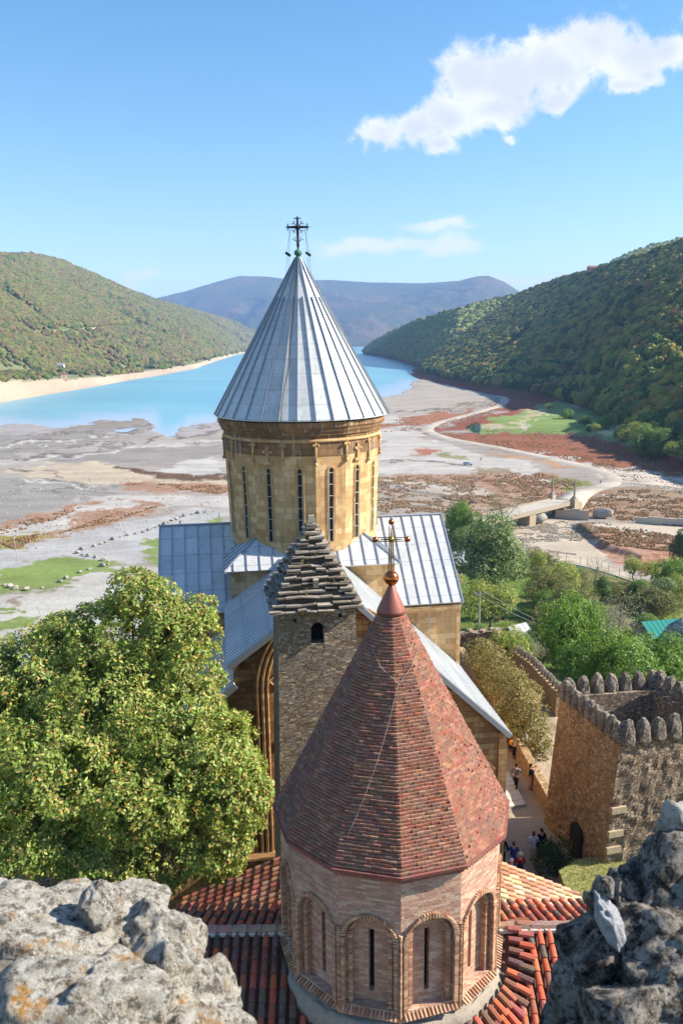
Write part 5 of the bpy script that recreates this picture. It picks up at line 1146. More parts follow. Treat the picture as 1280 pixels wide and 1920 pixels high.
# ---------------------------------------------------------------- leaves
def leaves(C, Nn, size, cols, up=.5, asp=.55):
    """C centres (n,3), Nn outward hints (n,3) -> V, F, Col"""
    n_ = len(C); N = Nn+rng.normal(0, .75, (n_, 3))+np.array([0, 0, up]); N /= np.linalg.norm(N, axis=1)[:, None]+1e-9
    T = rng.normal(0, 1, (n_, 3))+Nn*.6-np.array([0, 0, .35]); T -= N*np.sum(T*N, 1)[:, None]; T /= np.linalg.norm(T, axis=1)[:, None]+1e-9; B = np.cross(N, T)
    s = (size*rng.uniform(.6, 1.3, n_))[:, None]; fold = s*.12
    V = np.stack([C-T*s*.5, C+B*s*asp*.5-N*fold+T*s*.05, C+T*s*.5-N*fold*.6, C-B*s*asp*.5-N*fold+T*s*.05], 1).reshape(-1, 3); F = np.arange(n_*4).reshape(-1, 4)
    cc = np.array([lin(c) for c in cols]); col = cc[rng.integers(0, len(cc), n_)]*rng.uniform(.75, 1.25, (n_, 1)); return V, F, col
def lobe_points(lobes, dens, gap=.42, seed=0, nsc=1.1):
    C, N = [], []
    for k, (c, r, *sq) in enumerate(lobes):
        sq = np.array(sq[0]) if sq else np.ones(3); n_ = int(dens*4*math.pi*r*r*1.3); d = rng.normal(size=(n_, 3)); d /= np.linalg.norm(d, axis=1)[:, None]
        rad_ = r*(1-np.abs(rng.normal(0, .16, n_)))*(1+(fbm(d*2.2+k*9+seed, 3, seed+k)-.5)*.75)
        P = np.array(c)+d*rad_[:, None]*sq; keep = fbm(P*nsc/max(.25, r*.35)+seed, 3, seed+40) > gap; C.append(P[keep]); N.append(d[keep])
    return np.concatenate(C), np.concatenate(N)
def branch_set(base, top, lobes, r0, seed, nsub=3, spread=1.):
    rg = random.Random(seed); m_ = MB(); base, top = Vector(base), Vector(top); mid = base.lerp(top, .5)+Vector((rg.uniform(-.3, .3), rg.uniform(-.3, .3), 0)); 
    tr_ = MB(); tr_.tube([base-Vector((0, 0, .5)), base.lerp(mid, .5)+Vector((rg.uniform(-.1, .1), 0, 0)), mid, top], [r0*1.25, r0, r0*.85, r0*.6], 9, lin((108, 96, 82)))
    for c, r, *_ in lobes:
        c = Vector(c); t = rg.uniform(.5, 1); s = base.lerp(top, t); e = c+Vector((rg.uniform(-.3, .3), rg.uniform(-.3, .3), rg.uniform(-.2, .2)))*r; m1 = s.lerp(e, .5)+Vector((0, 0, -.1*r+rg.uniform(-.2, .2)))
        m_.tube([s, m1, e], [r0*.42, r0*.26, r0*.1], 6, lin((120, 106, 90)))
        for q in range(nsub):
            dv = Vector((rg.gauss(0, 1), rg.gauss(0, 1), rg.gauss(0, .8))).normalized()*r*rg.uniform(.7, 1.0); b0 = m1.lerp(e, rg.uniform(.2, 1)); m_.tube([b0, b0+dv*.5+Vector((0, 0, .08*r)), b0+dv], [r0*.14, r0*.09, r0*.03], 4, lin((146, 132, 116)))
    return tr_, m_
def tree(name, base, lobes, dens, size, cols, label, r0=.2, top=None, gap=.42, seed=0, cat='tree', group=None, nsub=3, up=.5, nsc=1.1):
    e = empty(name, base, label, cat, group); C, N = lobe_points(lobes, dens, gap, seed, nsc); V, F, col = leaves(C, N, size, cols, up)
    big_mesh('crown', V, F, LEAF, col, False, e, tuple(base)); zt__ = max(l[0][2] for l in lobes)
    top = top or (np.mean([l[0][0] for l in lobes]), np.mean([l[0][1] for l in lobes]), (base[2]+zt__*2)/3)
    t_, b_ = branch_set(base, top, lobes, r0, seed, nsub); obj('trunk', t_, BARK, e, smooth=True); obj('branch', b_, BARK, e, smooth=True); return e
WAL = [(272, 1165, 35, 2.3), (255, 1110, 35.5, 1.5), (180, 1215, 35, 2.6), (330, 1190, 34.5, 1.9), (350, 1260, 34, 1.8), (70, 1290, 34, 3.0), (200, 1330, 33, 3.2), (320, 1350, 33, 2.6), (400, 1420, 32, 2.2), (432, 1500, 31.2, 1.75), (405, 1580, 31, 1.75), (445, 1455, 31.5, 1.3),
       (260, 1480, 31, 3.0), (100, 1440, 31, 3.3), (-60, 1380, 32, 3.3), (60, 1560, 30, 2.3), (200, 1590, 30.5, 2.3), (320, 1590, 31, 1.9), (-80, 1540, 31, 2.6), (120, 1200, 36, 1.6), (370, 1150, 35.2, 1.1), (-30, 1270, 35, 2.2), (340, 1450, 31.5, 2.2)]
wl_ = [(tuple(PY(x, y, Y*.875)), r*.85, (1, 1, .85)) for x, y, Y, r in WAL]
tree('walnut_tree', (PY(330, 1700, 30).x, 30, 0), wl_, 190, .165, [(140, 158, 72), (124, 146, 62), (156, 168, 86), (106, 132, 54), (168, 174, 102), (170, 160, 78), (116, 138, 58), (176, 148, 84), (128, 144, 66)], 'big bright green walnut tree with yellowing leaves beside the church', .36, tuple(PY(250, 1480, 29.5)), .475, 3, nsub=9, up=.45, nsc=1.3)
# bush between parapet and curtain wall
bl_ = [(tuple(PZ(x, y, z)), r) for x, y, z, r in ((898, 1222, 2.6, 1.3), (915, 1240, 3., 1.5), (935, 1262, 3.2, 1.6), (950, 1290, 3.2, 1.6), (968, 1318, 3., 1.6), (985, 1350, 2.6, 1.5), (1000, 1384, 1., 1.2), (1010, 1412, .1, 1.05), (920, 1275, 2., 1.3), (960, 1352, 1.6, 1.1), (985, 1300, 2.6, 1.2))]
old_ = [((12.4, 64, 1.8), 1.4), ((12.5, 61, 1.9), 1.6), ((12.6, 58.5, 2.2), 1.6), ((12.8, 56, 1.9), 1.6), ((12.7, 53.6, 1.6), 1.5), ((12.8, 51.4, .9), 1.35), ((12.9, 49.3, .3), 1.2), ((12.3, 59.8, .8), 1.3), ((12.4, 54.8, .6), 1.3)]
tree('tall_bush', (12.6, 57, -3.), bl_, 90, .17, [(134, 128, 72), (150, 136, 84), (112, 118, 58), (126, 104, 66), (96, 106, 50), (160, 142, 92), (140, 112, 74)], 'olive and brown bush growing between parapet and curtain wall', .16, (12.6, 57, .5), .42, 5, 'bush', nsub=5)
tree('low_bush', tuple(PZ(1035, 1630, 0)), [(tuple(PZ(1030, 1612, .7)), .95), (tuple(PZ(1050, 1598, .9)), .8), (tuple(PZ(1028, 1590, .4)), .5)], 130, .12, [(52, 74, 34), (64, 88, 40), (44, 62, 30)], 'dark green bush beside the arched doorway of the fort', .06, None, .35, 8, 'bush', nsub=3)
# garden trees: a few grown kinds, copied with their own size and place
def proto(name, lobes, dens, size, cols, label, r0, gap, seed, nsub=3, cat='tree', nsc=1.1): return tree(name, (0, 0, 0), lobes, dens, size, cols, label, r0, None, gap, seed, cat, 'garden trees below the church', nsub, .5, nsc)
def rl(seed, n_, R, zc, rr, zs=1.):
    g = random.Random(seed); return [((g.gauss(0, R*.5), g.gauss(0, R*.5), zc+g.uniform(-1, 1)*R*zs), rr*g.uniform(.7, 1.15)) for _ in range(n_)]
G_GREEN = [(106, 134, 58), (90, 120, 52), (122, 146, 68), (134, 150, 80), (80, 108, 48)]; G_GREY = [(136, 146, 104), (120, 134, 92), (152, 158, 118), (110, 126, 84)]
G_YEL = [(150, 156, 74), (134, 146, 66), (166, 166, 86), (120, 136, 60)]; G_BRI = [(112, 142, 58), (98, 130, 50), (128, 152, 68), (86, 118, 46)]; G_OLI = [(122, 118, 72), (138, 128, 84), (104, 106, 62), (128, 108, 76)]; G_DARK = [(62, 88, 42), (72, 98, 48), (54, 76, 38)]
PT_ = {
 'round': proto('garden_tree', [((0, 0, 4.2), 2.7), ((1.4, .5, 3.4), 1.8), ((-1.5, 0, 3.2), 1.9), ((.2, -1.3, 3.), 1.8), ((0, .4, 6.2), 1.7), ((-.8, .8, 5.4), 1.6)], 40, .26, G_GREEN, 'p', .2, .40, 11),
 'grey': proto('garden_tree', [((0, 0, 4.2), 2.5), ((1.6, .5, 3.6), 1.8), ((-1.6, 0, 3.6), 1.9), ((.3, -1.4, 3.), 1.8), ((.2, .4, 6.4), 1.9), ((-1., .8, 5.4), 1.6), ((1.2, 0, 5.4), 1.6)], 42, .25, G_GREY+G_GREEN[:2], 'p', .2, .40, 12),
 'olive': proto('garden_tree', rl(3, 9, 2.2, 3.4, 1.6, .8), 34, .22, G_OLI+G_GREEN[:1], 'p', .14, .46, 13, 6),
 'bright': proto('garden_tree', rl(5, 9, 2.6, 2.6, 1.9, .5), 44, .24, G_BRI, 'p', .16, .38, 14),
 'yellow': proto('garden_tree', rl(6, 7, 1.7, 3.6, 1.3, .8), 36, .22, G_YEL, 'p', .12, .45, 15, 5),
 'bare': proto('garden_tree', rl(8, 8, 2.2, 4., 1.7, .8), 7, .16, [(150, 146, 132), (132, 128, 104), (164, 158, 142)], 'p', .11, .5, 16, 14),
 'cone': proto('garden_tree', [((0, 0, 1.8), 1.7), ((0, 0, 3.2), 1.35), ((0, 0, 4.5), 1.), ((0, 0, 5.5), .6)], 60, .2, G_DARK+G_GREEN[1:2], 'p', .12, .36, 17),
 'dark': proto('garden_tree', [((0, 0, 3.6), 2.5), ((1.3, .5, 3.), 1.8), ((-1.4, 0, 2.8), 1.8), ((0, .4, 5.2), 1.6)], 42, .26, G_DARK, 'p', .2, .38, 18)}
HB = {'round': 7.6, 'grey': 8., 'olive': 5.6, 'bright': 5.0, 'yellow': 5.6, 'bare': 6.2, 'cone': 6.0, 'dark': 6.6}
WB = {'round': 6.4, 'grey': 6.8, 'olive': 6.0, 'bright': 7.2, 'yellow': 4.8, 'bare': 6., 'cone': 3.4, 'dark': 6.4}
GT = [ # kind, px, py of the foot, width in px, height in px, label
 ('grey', 915, 1122, 140, 150, 'big pale green tree standing right of the silver transept roof'), ('bright', 862, 1010, 66, 60, 'bright green bushy tree behind the ridge of the right transept'),
 ('bare', 948, 1012, 96, 108, 'thin grey-green half bare tree in front of the bridge'), ('grey', 868, 1066, 72, 74, 'grey-green tree half hidden behind the right transept roof'),
 ('yellow', 915, 1182, 104, 84, 'yellow-green bushy tree above the broken end wall'), ('olive', 1022, 1150, 86, 76, 'sparse olive tree right of the big pale tree'),
 ('bright', 1070, 1262, 120, 124, 'broad green tree just behind the curtain wall'), ('olive', 1042, 1236, 100, 90, 'browning tree beyond the merlons of the curtain wall'),
 ('bare', 1111, 1100, 50, 60, 'whitish bare little tree on the garden lawn'), ('cone', 1127, 1134, 42, 52, 'small dark cone-shaped tree on the lawn'),
 ('yellow', 1190, 1096, 50, 52, 'light yellow-green tree by the garden fence'), ('yellow', 1224, 1098, 40, 44, 'second light yellow-green tree by the fence, further right'),
 ('dark', 1262, 1112, 62, 60, 'dark round tree at the right end of the garden fence'), ('bare', 1160, 1215, 110, 92, 'grey twiggy tree in front of the teal roofed house'),
 ('olive', 1226, 1155, 90, 46, 'pale dry shrubs above the teal roof'), ('bright', 1150, 1300, 150, 96, 'bright lush green bush behind the back merlons of the fort'),
 ('bright', 1240, 1300, 140, 90, 'bright green bush right of the lush one behind the fort'), ('bare', 1268, 1226, 70, 66, 'leafless grey tree leaning over the teal roof'),
 ('olive', 1008, 1078, 60, 44, 'small dull green tree near the end of the wire fence'), ('yellow', 1005, 1085, 36, 50, 'young yellowish tree beside the gravel by the fence'),
 ('round', 1110, 1205, 90, 72, 'mid green tree left of the grey twiggy tree'), ('olive', 1155, 1130, 56, 32, 'low brown shrub right of the cone-shaped tree'),
 ('olive', 1085, 1118, 60, 44, 'dull green shrub left of the cone-shaped tree'), ('round', 975, 1246, 60, 50, 'green bush against the outside of the broken wall'),
 ('dark', 1276, 1062, 50, 70, 'dark green tree cut by the right edge above the fence'), ('round', 1210, 1192, 60, 40, 'green bush left of the teal roofed house'),
 ('grey', 1050, 1180, 70, 62, 'grey-green tree in the middle of the garden'), ('olive', 1200, 1128, 50, 36, 'low olive shrub below the two light trees'),
 ('olive', 1045, 1100, 40, 30, 'little shrub on the lawn near the fence'), ('dark', 1185, 1120, 40, 26, 'dark low bush under the light trees')]
rg_ = random.Random(5)
for q in range(34):
    px, py = rg_.uniform(872, 1290), rg_.uniform(1118, 1262)
    if (1050 < px < 1180 and py < 1150) or (px > 1185 and 1150 < py < 1235): continue
    k = rg_.choice(('olive', 'grey', 'olive', 'round', 'yellow', 'bright', 'bare')); w = rg_.uniform(44, 84)
    GT.append((k, px, py, w, w*rg_.uniform(.7, 1.), {'olive': 'dull olive shrub in the thicket below the church', 'grey': 'grey-green tree in the thicket below the church', 'round': 'mid green tree in the thicket below the church', 'yellow': 'yellowish tree in the thicket below the church', 'bright': 'fresh green bush in the thicket below the church', 'bare': 'leafless twiggy tree in the thicket below the church'}[k]))
used = set()
def place(kind, px, py, wpx, hpx, label, group=None):
    p = PG(px, py); dep = (p-Vector((0, 0, CAMZ))).dot(FW); dist = (p-Vector((0, 0, CAMZ))).length; s = hpx*dep/FPX/(HB[kind]*math.cos(math.asin(min(.9, (CAMZ-p.z)/dist)))); w = wpx*dep/FPX/WB[kind]
    o = PT_[kind]; 
    if kind in used: o = copy_thing(o)
    used.add(kind); o.location = p; o.rotation_euler = (0, 0, random.uniform(0, 6.28)); o.scale = (w, w, s); o['label'] = label
    if group: o['group'] = group
for g in GT: place(*g)
k_ = 0
for px, py, w, h in ((1030, 772, 18, 14), (1062, 786, 22, 16), (1095, 800, 26, 20), (1118, 816, 24, 22), (1135, 806, 30, 24), (1165, 830, 40, 30), (1190, 842, 60, 48), (1215, 856, 56, 50), (1245, 862, 66, 56), (1275, 878, 60, 50), (1102, 812, 12, 12), (1178, 800, 50, 40), (1140, 782, 50, 40), (1222, 822, 56, 46), (1262, 840, 60, 50), (1088, 770, 40, 36), (1160, 762, 60, 44), (1240, 785, 60, 46)):
    place(('yellow', 'bright', 'round')[k_ % 3], px, py, w, h, 'sunlit bush at the foot of the near wooded hill', 'bushes at the foot of the near wooded hill'); k_ += 1
tufts('grass', [tuple(PG(x, y)) for x, y in GARDEN[:3]]+[(70, 150, 0), (75, 95, 0), (20, 72, 0), (15, 110, 0)], 0, 60000, .5, [(110, 140, 62), (134, 146, 80), (96, 126, 52), (150, 146, 96)], 'rough grass of the garden slope below the fort', zf=lambda x, y: tz(x, y)-.05)
# ivy hedge at bottom left of the wall: low scrub on the near left slope
tree('slope_scrub', (-30, 62, tzs(-30, 62)), [((-34, 66, tzs(-34, 66)+1), 3.2), ((-29, 62, tzs(-29, 62)+.8), 2.8), ((-24, 60, tzs(-24, 60)+1), 2.6), ((-38, 72, tzs(-38, 72)+.5), 3.4)], 24, .24, G_DARK+G_GREEN[:1], 'dark scrub on the slope behind the walnut tree', .1, None, .4, 22, 'bush')
# ---------------------------------------------------------------- road ribbon and bridge
RD_PX = [(1064, 934), (1085, 928), (1110, 921), (1135, 914), (1150, 905), (1148, 896), (1128, 886), (1080, 872), (1030, 861), (980, 850), (920, 838), (870, 829), (830, 821), (806, 813), (800, 806), (806, 799), (835, 789), (870, 780), (910, 770), (938, 761), (947, 752), (942, 743), (915, 733), (880, 725), (840, 718), (800, 714), (775, 713)]
def smooth_path(P, it=2):
    for _ in range(it):
        Q = [P[0]]
        for a, b in zip(P[:-1], P[1:]): Q += [a.lerp(b, .25), a.lerp(b, .75)]
        P = Q+[P[-1]]
    return P
BR0, BR1 = PZ(893, 976, -25.), PZ(1058, 937, -25.)
rp = [PG(x, y) for x, y in RD_PX]; rp[0] = BR1.copy(); rp = smooth_path(rp, 3)
def ribbon(name, P, w, z0, col, label_kind='structure', ramp=None, skirt=0.):
    V, F, C = [], [], []; Z = Vector((0, 0, 1)); s = 0
    for i, p in enumerate(P):
        d = (P[min(i+1, len(P)-1)]-P[max(i-1, 0)]); d.z = 0; d.normalize(); x = Vector((d.y, -d.x, 0)); g = float(tz(np.array([p.x]), np.array([p.y]))[0])+z0
        if i: s += (P[i]-P[i-1]).length
        z = g if ramp is None else max(g, ramp(s)); ww = w*(1+.18*(float(vn(np.array([[i*.35, 3.]]))[0])-.5))
        for q in (-1, -.98, 0, .98, 1): V.append((p.x+x.x*q*ww/2*(1.5 if abs(q) == 1 else 1), p.y+x.y*q*ww/2*(1.5 if abs(q) == 1 else 1), (z if abs(q) < 1 else min(z-.25, g-.6))+(.05 if q == 0 else 0)))
    for i in range(len(P)-1):
        for q in range(4): F.append((i*5+q, i*5+q+1, i*5+q+6, i*5+q+5))
    V, F = np.array(V), np.array(F); nn = vn(V*.4, 5)[:, None]; C = np.array([lin(col)])*(.88+.24*nn); C = np.concatenate([C, np.zeros((len(C), 1))], 1)
    return tag(big_mesh(name, V, F[:, ::-1], GROUND, C, True), kind='structure')
ribbon('dirt_road', rp, 6.2, .22, (196, 186, 172), ramp=lambda s: -25+max(0, s-2)*-.1)
ribbon('side_track', smooth_path([PG(x, y) for x, y in ((1152, 903), (1190, 907), (1230, 911), (1290, 917))], 2), 3.4, .14, (206, 192, 174))
br = empty('bridge', (BR0+BR1)/2, 'old concrete road bridge with stone pylons over the dry river bed', 'bridge')
bd = (BR1-BR0); bL = bd.length; bd.normalize(); bx = Vector((bd.y, -bd.x, 0)); BB = basis(bx, bd, Vector((0, 0, 1))); Z = Vector((0, 0, 1)); mid = (BR0+BR1)/2
m_ = MB(); m_.box(mid-Z*.42, (7.4, bL, .7), BB, lin((172, 163, 148))); obj('bridge_deck', m_, STONE, br)
for s in (-1, 1):
    m_ = MB(); m_.box(mid+bx*3.9*s-Z*.3, (.42, bL, 1.3), BB, lin((158, 144, 124)))
    obj('kerb_beam', m_, STONE, br)
m_ = MB(); prof = [(-.5*bL*.62+bL*.1, -5.5), (bL*.47, -5.5), (bL*.47, -.8), (bL*.08, -.8)]
a0 = mid+bd*(bL*.14); m_.prism([a0-Z*.78, a0+bd*bL*.33-Z*.78, a0+bd*bL*.33-Z*2.4, a0+bd*(bL*.13)-Z*1.5], bx*.01)
for t0, t1, w in ((.5, .6, 7.0), (-.04, .03, 7.4)):
    m2 = MB(); c = mid+bd*bL*(t0+t1)/2; m2.box(c-Z*3.9, (w, bL*(t1-t0), 6.2), BB, lin((168, 148, 124)), 1.06); obj('pier', m2, STONE, br)
for s in (-1, 1):
    m2 = MB(); c = BR1+bx*4.2*s-bd*1; m2.box(c-Z*1.9, (2.2, 2.6, 6.2), BB, lin((164, 150, 126)), .8); m2.lathe(c, [(.9, 1.2), (.7, 1.7), (.32, 2.1), (.22, 6.6), (.28, 6.7), (.1, 7.4)], 8, .39, lin((150, 140, 122))); obj('pylon', m2, STONE, br)
m2 = MB(); c0, c1 = BR0+bx*3.6, BR1+bx*3.6
arc = [mid+bd*(bL*.06)+bx*3.4+bd*bL*.42*t-Z*(1.0+2.6*(2*t-1)**2) for t in np.linspace(0, 1, 9)]
m2.prism(arc+[arc[-1]+Z*2.6, arc[0]+Z*2.6], -bx*.5, lin((156, 136, 112))); obj('arch_rib', m2, STONE, br)
def lowwall(pxs, hgt, th, col, label):
    P = [PG(*p) for p in pxs]; P = [p.lerp(q, t) for p, q in zip(P[:-1], P[1:]) for t in (0, .5)]+[P[-1]]; e = MB()
    for i in range(len(P)-1):
        a, b = P[i], P[i+1]; d = b-a; d.z = 0; Ln = d.length; d.normalize(); h_ = hgt*random.uniform(.85, 1.1); e.box(((a+b)/2)+Vector((0, 0, h_/2-.4)), (th, Ln+.02, h_+.8), basis(Vector((d.y, -d.x, 0)), d, Vector((0, 0, 1))), [x*random.uniform(.92, 1.05) for x in lin(col)])
    return tag(obj('retaining_wall', e, STONE), label, 'wall')
lowwall([(1040, 972), (1070, 976), (1102, 979)], 3.2, .6, (178, 160, 140), 'straight stone retaining wall running from the bridge pier')
lowwall([(1190, 982), (1240, 987), (1300, 990)], 2.2, .6, (186, 172, 156), 'low stone wall in the river bed at the right edge')
# ---------------------------------------------------------------- wire fence
fe = None; FP = [PG(x, y) for x, y in ((965, 1034), (985, 1040), (1020, 1049), (1060, 1057), (1100, 1066), (1140, 1076), (1180, 1090), (1220, 1106), (1290, 1136))]
fe = empty('wire_fence', FP[0], 'wire mesh fence on concrete kerb between garden and river bed', 'fence'); acc_ = 0; post = None
m_ = MB(); wires = MB()
for a, b in zip(FP[:-1], FP[1:]):
    d = b-a; Ln = d.length; u = d.normalized(); xx = Vector((u.y, -u.x, 0)).normalized(); m_.box((a+b)/2+Z*.02, (.35, Ln, .5), basis(xx, u, xx.cross(u)), lin((200, 192, 178)))
    for h_ in (.4, 1., 1.6, 2.1): wires.tube([a+Z*h_, b+Z*h_], .012, 3)
    t = 0
    while t < Ln-1:
        p = a+u*t
        if post is None: pm = MB(); pm.tube([p-Z*.3, p+Z*2.3], .06, 5, lin((150, 146, 140))); post = obj('post', pm, STONE, fe, origin=None); post_base = p.copy(); 
        else: q = post.copy(); S.collection.objects.link(q); q.parent = fe; q.location = post.location+(p-post_base)
        t += 4.2
obj('kerb', m_, STONE, fe); obj('wire', wires, SEAM, fe)
# ---------------------------------------------------------------- boulders along the track
def bo_proto(i):
    P, F = rock((0, 0, .35), .5, 300+i, sub=3, nf=12, rough=.06, sq=(1.2, 1, .8)); return big_mesh('boulder', P, F, STONE, np.tile(np.array([*lin((150, 143, 132)), 1]), (len(F), 1)), True)
bp = [bo_proto(i) for i in range(4)]; bu = set()
rowp = [(390, 962), (350, 970), (311, 983), (272, 999), (233, 1006), (205, 1015), (180, 1025), (160, 1030), (143, 1036), (150, 1041), (176, 1046), (200, 1053), (211, 1056), (195, 1063), (176, 1068), (155, 1074), (131, 1083), (115, 1092), (95, 1100), (62, 1108), (34, 1106), (0, 1096)]
WP = [PG(*p) for p in rowp]; k = 0
for a, b in zip(WP[:-1], WP[1:]):
    n_ = max(1, int((b-a).length/2.3))
    for i in range(n_):
        p = a.lerp(b, (i+random.uniform(.1, .6))/n_); o = bp[k % 4]
        if k >= 4: o = o.copy(); S.collection.objects.link(o)
        p.z = tzs(p.x, p.y)-.1; o.location = p; o.rotation_euler = (0, 0, random.uniform(0, 6)); s = random.uniform(.7, 1.5); o.scale = (s, s, s)
        tag(o, 'pale boulder in the rows lining the parking track', 'boulder', 'boulders lining the track'); k += 1
for px, py, s, lab in ((843, 1138, 1, None), (949, 0, 1, None)): pass
o = bp[1].copy(); S.collection.objects.link(o); o.location = PG(1130, 972); o.scale = (5, 4, 4.4); tag(o, 'big pale boulder on the river bed right of the bridge', 'boulder'); o['group'] = 'river bed boulders'
o = bp[2].copy(); S.collection.objects.link(o); o.location = PG(1003, 982); o.scale = (5.4, 5, 5.6); tag(o, 'large rounded block at the foot of the bridge pier', 'boulder'); o['group'] = 'river bed boulders'
# ---------------------------------------------------------------- masts and poles
def pole(name, foot, h, r, label, cat, arm=False, lean=0., bush=False):
    e = empty(name, foot, label, cat); m_ = MB(); m_.tube([foot-Z*.3, foot+Z*h*.5+Vector((lean*.5, 0, 0)), foot+Z*h+Vector((lean, 0, 0))], [r, r*.85, r*.6], 7, lin((176, 168, 158))); obj('shaft', m_, STONE, e)
    if arm:
        m2 = MB(); m2.box(foot+Z*(h-.3), (1.6, .1, .12), I3, lin((140, 136, 130))); [m2.tube([foot+Z*(h-.25)+Vector((x, 0, 0)), foot+Z*(h-.02)+Vector((x, 0, 0))], .05, 6, lin((200, 200, 200))) for x in (-.7, 0, .7)]; obj('cross_arm', m2, STONE, e)
    return e
for (fx, fy, ty, lab) in ((236, 1007, 938, 'thin tall mast by the boulder row, nearest the church'), (36, 1064, 984, 'leaning thin mast on the grass patch at the left edge'), (82, 1172, 1136, 'short thin mast above the walnut tree')):
    f_ = PG(fx, fy); dep = (f_-Vector((0, 0, CAMZ))).dot(FW); pole('mast', f_, (fy-ty)*dep/FPX*1.02, .1, lab, 'mast', False, -.8)
up_ = PG(897, 1192); pe = pole('utility_pole', up_, 6.5, .13, 'grey utility pole with cross arm behind the broken wall', 'pole', True)
m_ = MB()
for x in (-.7, .7): m_.tube([up_+Z*6.5+Vector((x, 0, 0))+Vector((18, -6, -5))*t+Z*(-1.6*math.sin(math.pi*t)) for t in np.linspace(0, 1, 8)], .025, 4)
obj('power_line', m_, CABLE, pe)
# ---------------------------------------------------------------- houses
def house(p, w, d, h, rz, roofh, roofmat, wallcol, label, cat='house', win=2, ov=.5):
    e = empty('house', p, label, cat); B = rotz(rz); q = lambda x, y, z: p+B@Vector((x, y, z)); m_ = MB(); m_.box(q(0, 0, h/2-.6), (w, d, h+1.2), B, lin(wallcol)); m_.prism([q(-w/2, -d/2, h), q(-w/2, d/2, h), q(-w/2, 0, h+roofh)], B@Vector((w, 0, 0)), lin(wallcol)); obj('wall', m_, STONE, e)
    r = MB()
    for s in (-1, 1):
        a = [q(-w/2-ov, 0, h+roofh+.06), q(w/2+ov, 0, h+roofh+.06), q(w/2+ov, s*(d/2+ov), h-roofh*ov/(d/2)+.06), q(-w/2-ov, s*(d/2+ov), h-roofh*ov/(d/2)+.06)]; r.prism(a, (0, 0, .12))
        nr_ = int(w/.6)
        for i in range(nr_+1): t = i/nr_; r.tube([a[0].lerp(a[1], t)+Z*.13, a[3].lerp(a[2], t)+Z*.13], .035, 4)
    obj('roof', r, roofmat, e)
    for i in range(win):
        x = -w/2+(i+.5)*w/win; g = MB(); g.box(q(x, -d/2-.02, h*.55), (min(1.1, w/win*.5), .08, 1.2), B); obj('window', g, GLASS, e)
    return e
GREYR = simple('grey_sheet_roof', lin((150, 150, 150)), .6, .3); REDR = simple('rusty_red_roof', lin((140, 84, 70)), .8)
hp_ = PZ(1243, 1196, -15.5); hp_.z = tzs(hp_.x, hp_.y); house(hp_, 6.5, 5.2, 2.6, R_(12), 1.3, TEAL, (150, 140, 124), 'low house with a bright teal sheet roof by the right edge')
hp2 = PZ(1276, 1216, -15.5); hp2.z = tzs(hp2.x, hp2.y); house(hp2, 5., 4.6, 2.4, R_(70), 1.6, simple('dark_teal_tiles', lin((64, 106, 104)), .6), (120, 110, 100), 'small outbuilding with dull dark teal roof in front of the teal roofed house')
h3 = PG(866, 1075); house(h3, 8, 6, 3, R_(20), 1.8, GREYR, (176, 168, 150), 'grey roofed house hidden among trees behind the right transept')
hm = PG(967, 1212); hm.z = tzs(hm.x, hm.y); house(hm, 2.6, 2.2, 2., R_(30), .8, GREYR, (120, 104, 88), 'tiny stone shed with grey roof behind the broken wall', 'shed', 1, .25)
def onleft(px, py):      # point on the left shore terrace
    d = ray(px, py); best = None; v = VL.reshape(-1, 3); qx, qy = project(v); k = np.argmin((qx-px)**2+(qy-py)**2+np.where(TL.ravel() > .9, 1e6, 0)); return Vector(v[k])
house(onleft(112, 694), 16, 10, 6, R_(8), 3, GREYR, (232, 226, 214), 'white two storey house on the far left shore', win=4)
house(onleft(121, 712), 8, 7, 6.5, R_(20), 1.0, REDR, (196, 170, 144), 'small brown hut on the pale bank of the left shore', 'hut', 1)
house(onleft(160, 698), 16, 8, 3, R_(5), 2, GREYR, (226, 220, 208), 'long low white shed on the left shore terrace', 'shed', 3)
house(onleft(95, 702), 12, 8, 3, R_(-8), 3, REDR, (190, 176, 158), 'reddish roofed cottage among trees on the left shore', win=2)
hr_ = VR[:, :, :].reshape(-1, 3); qx, qy = project(hr_); k = np.argmin((qx-1112)**2+(qy-515)**2); house(Vector(hr_[k])+Vector((0, 0, 1)), 16, 10, 9, R_(10), 3, REDR, (170, 120, 100), 'reddish house on the skyline of the near wooded hill', win=3)
# ---------------------------------------------------------------- car
cpz = PG(876, 873); car = empty('car', cpz, 'pale silver blue car parked alone on the white flats', 'car', rz=0)
def cbody(prof, w, mat, name, par, up=0):
    m_ = MB(); m_.prism([cpz+Vector((x, -w/2, z+up)) for x, z in prof], (0, w, 0)); return obj(name, m_, mat, par)
cbody([(-2.2, .35), (2.2, .35), (2.25, .8), (1.5, .98), (1.0, 1.02), (-2.0, 1.05), (-2.25, .8)], 1.75, CARP, 'body', car)
cbody([(-1.95, 1.05), (1.0, 1.02), (.35, 1.5), (-1.5, 1.52)], 1.55, GLASS, 'window_band', car); cbody([(-1.5, 1.5), (.35, 1.48), (.25, 1.56), (-1.4, 1.58)], 1.5, CARP, 'roof', car)
for x in (-1.4, 1.4):
    for y in (-.8, .8): m_ = MB(); c = cpz+Vector((x, y, .33)); m_.tube([c-Vector((0, .11, 0)), c+Vector((0, .11, 0))], .33, 14); wh = obj('wheel', m_, TYRE, car)
for y in (-.6, .6): m_ = MB(); m_.ball(cpz+Vector((2.2, y, .72)), .12, 8); obj('headlight', m_, WHITE, car)
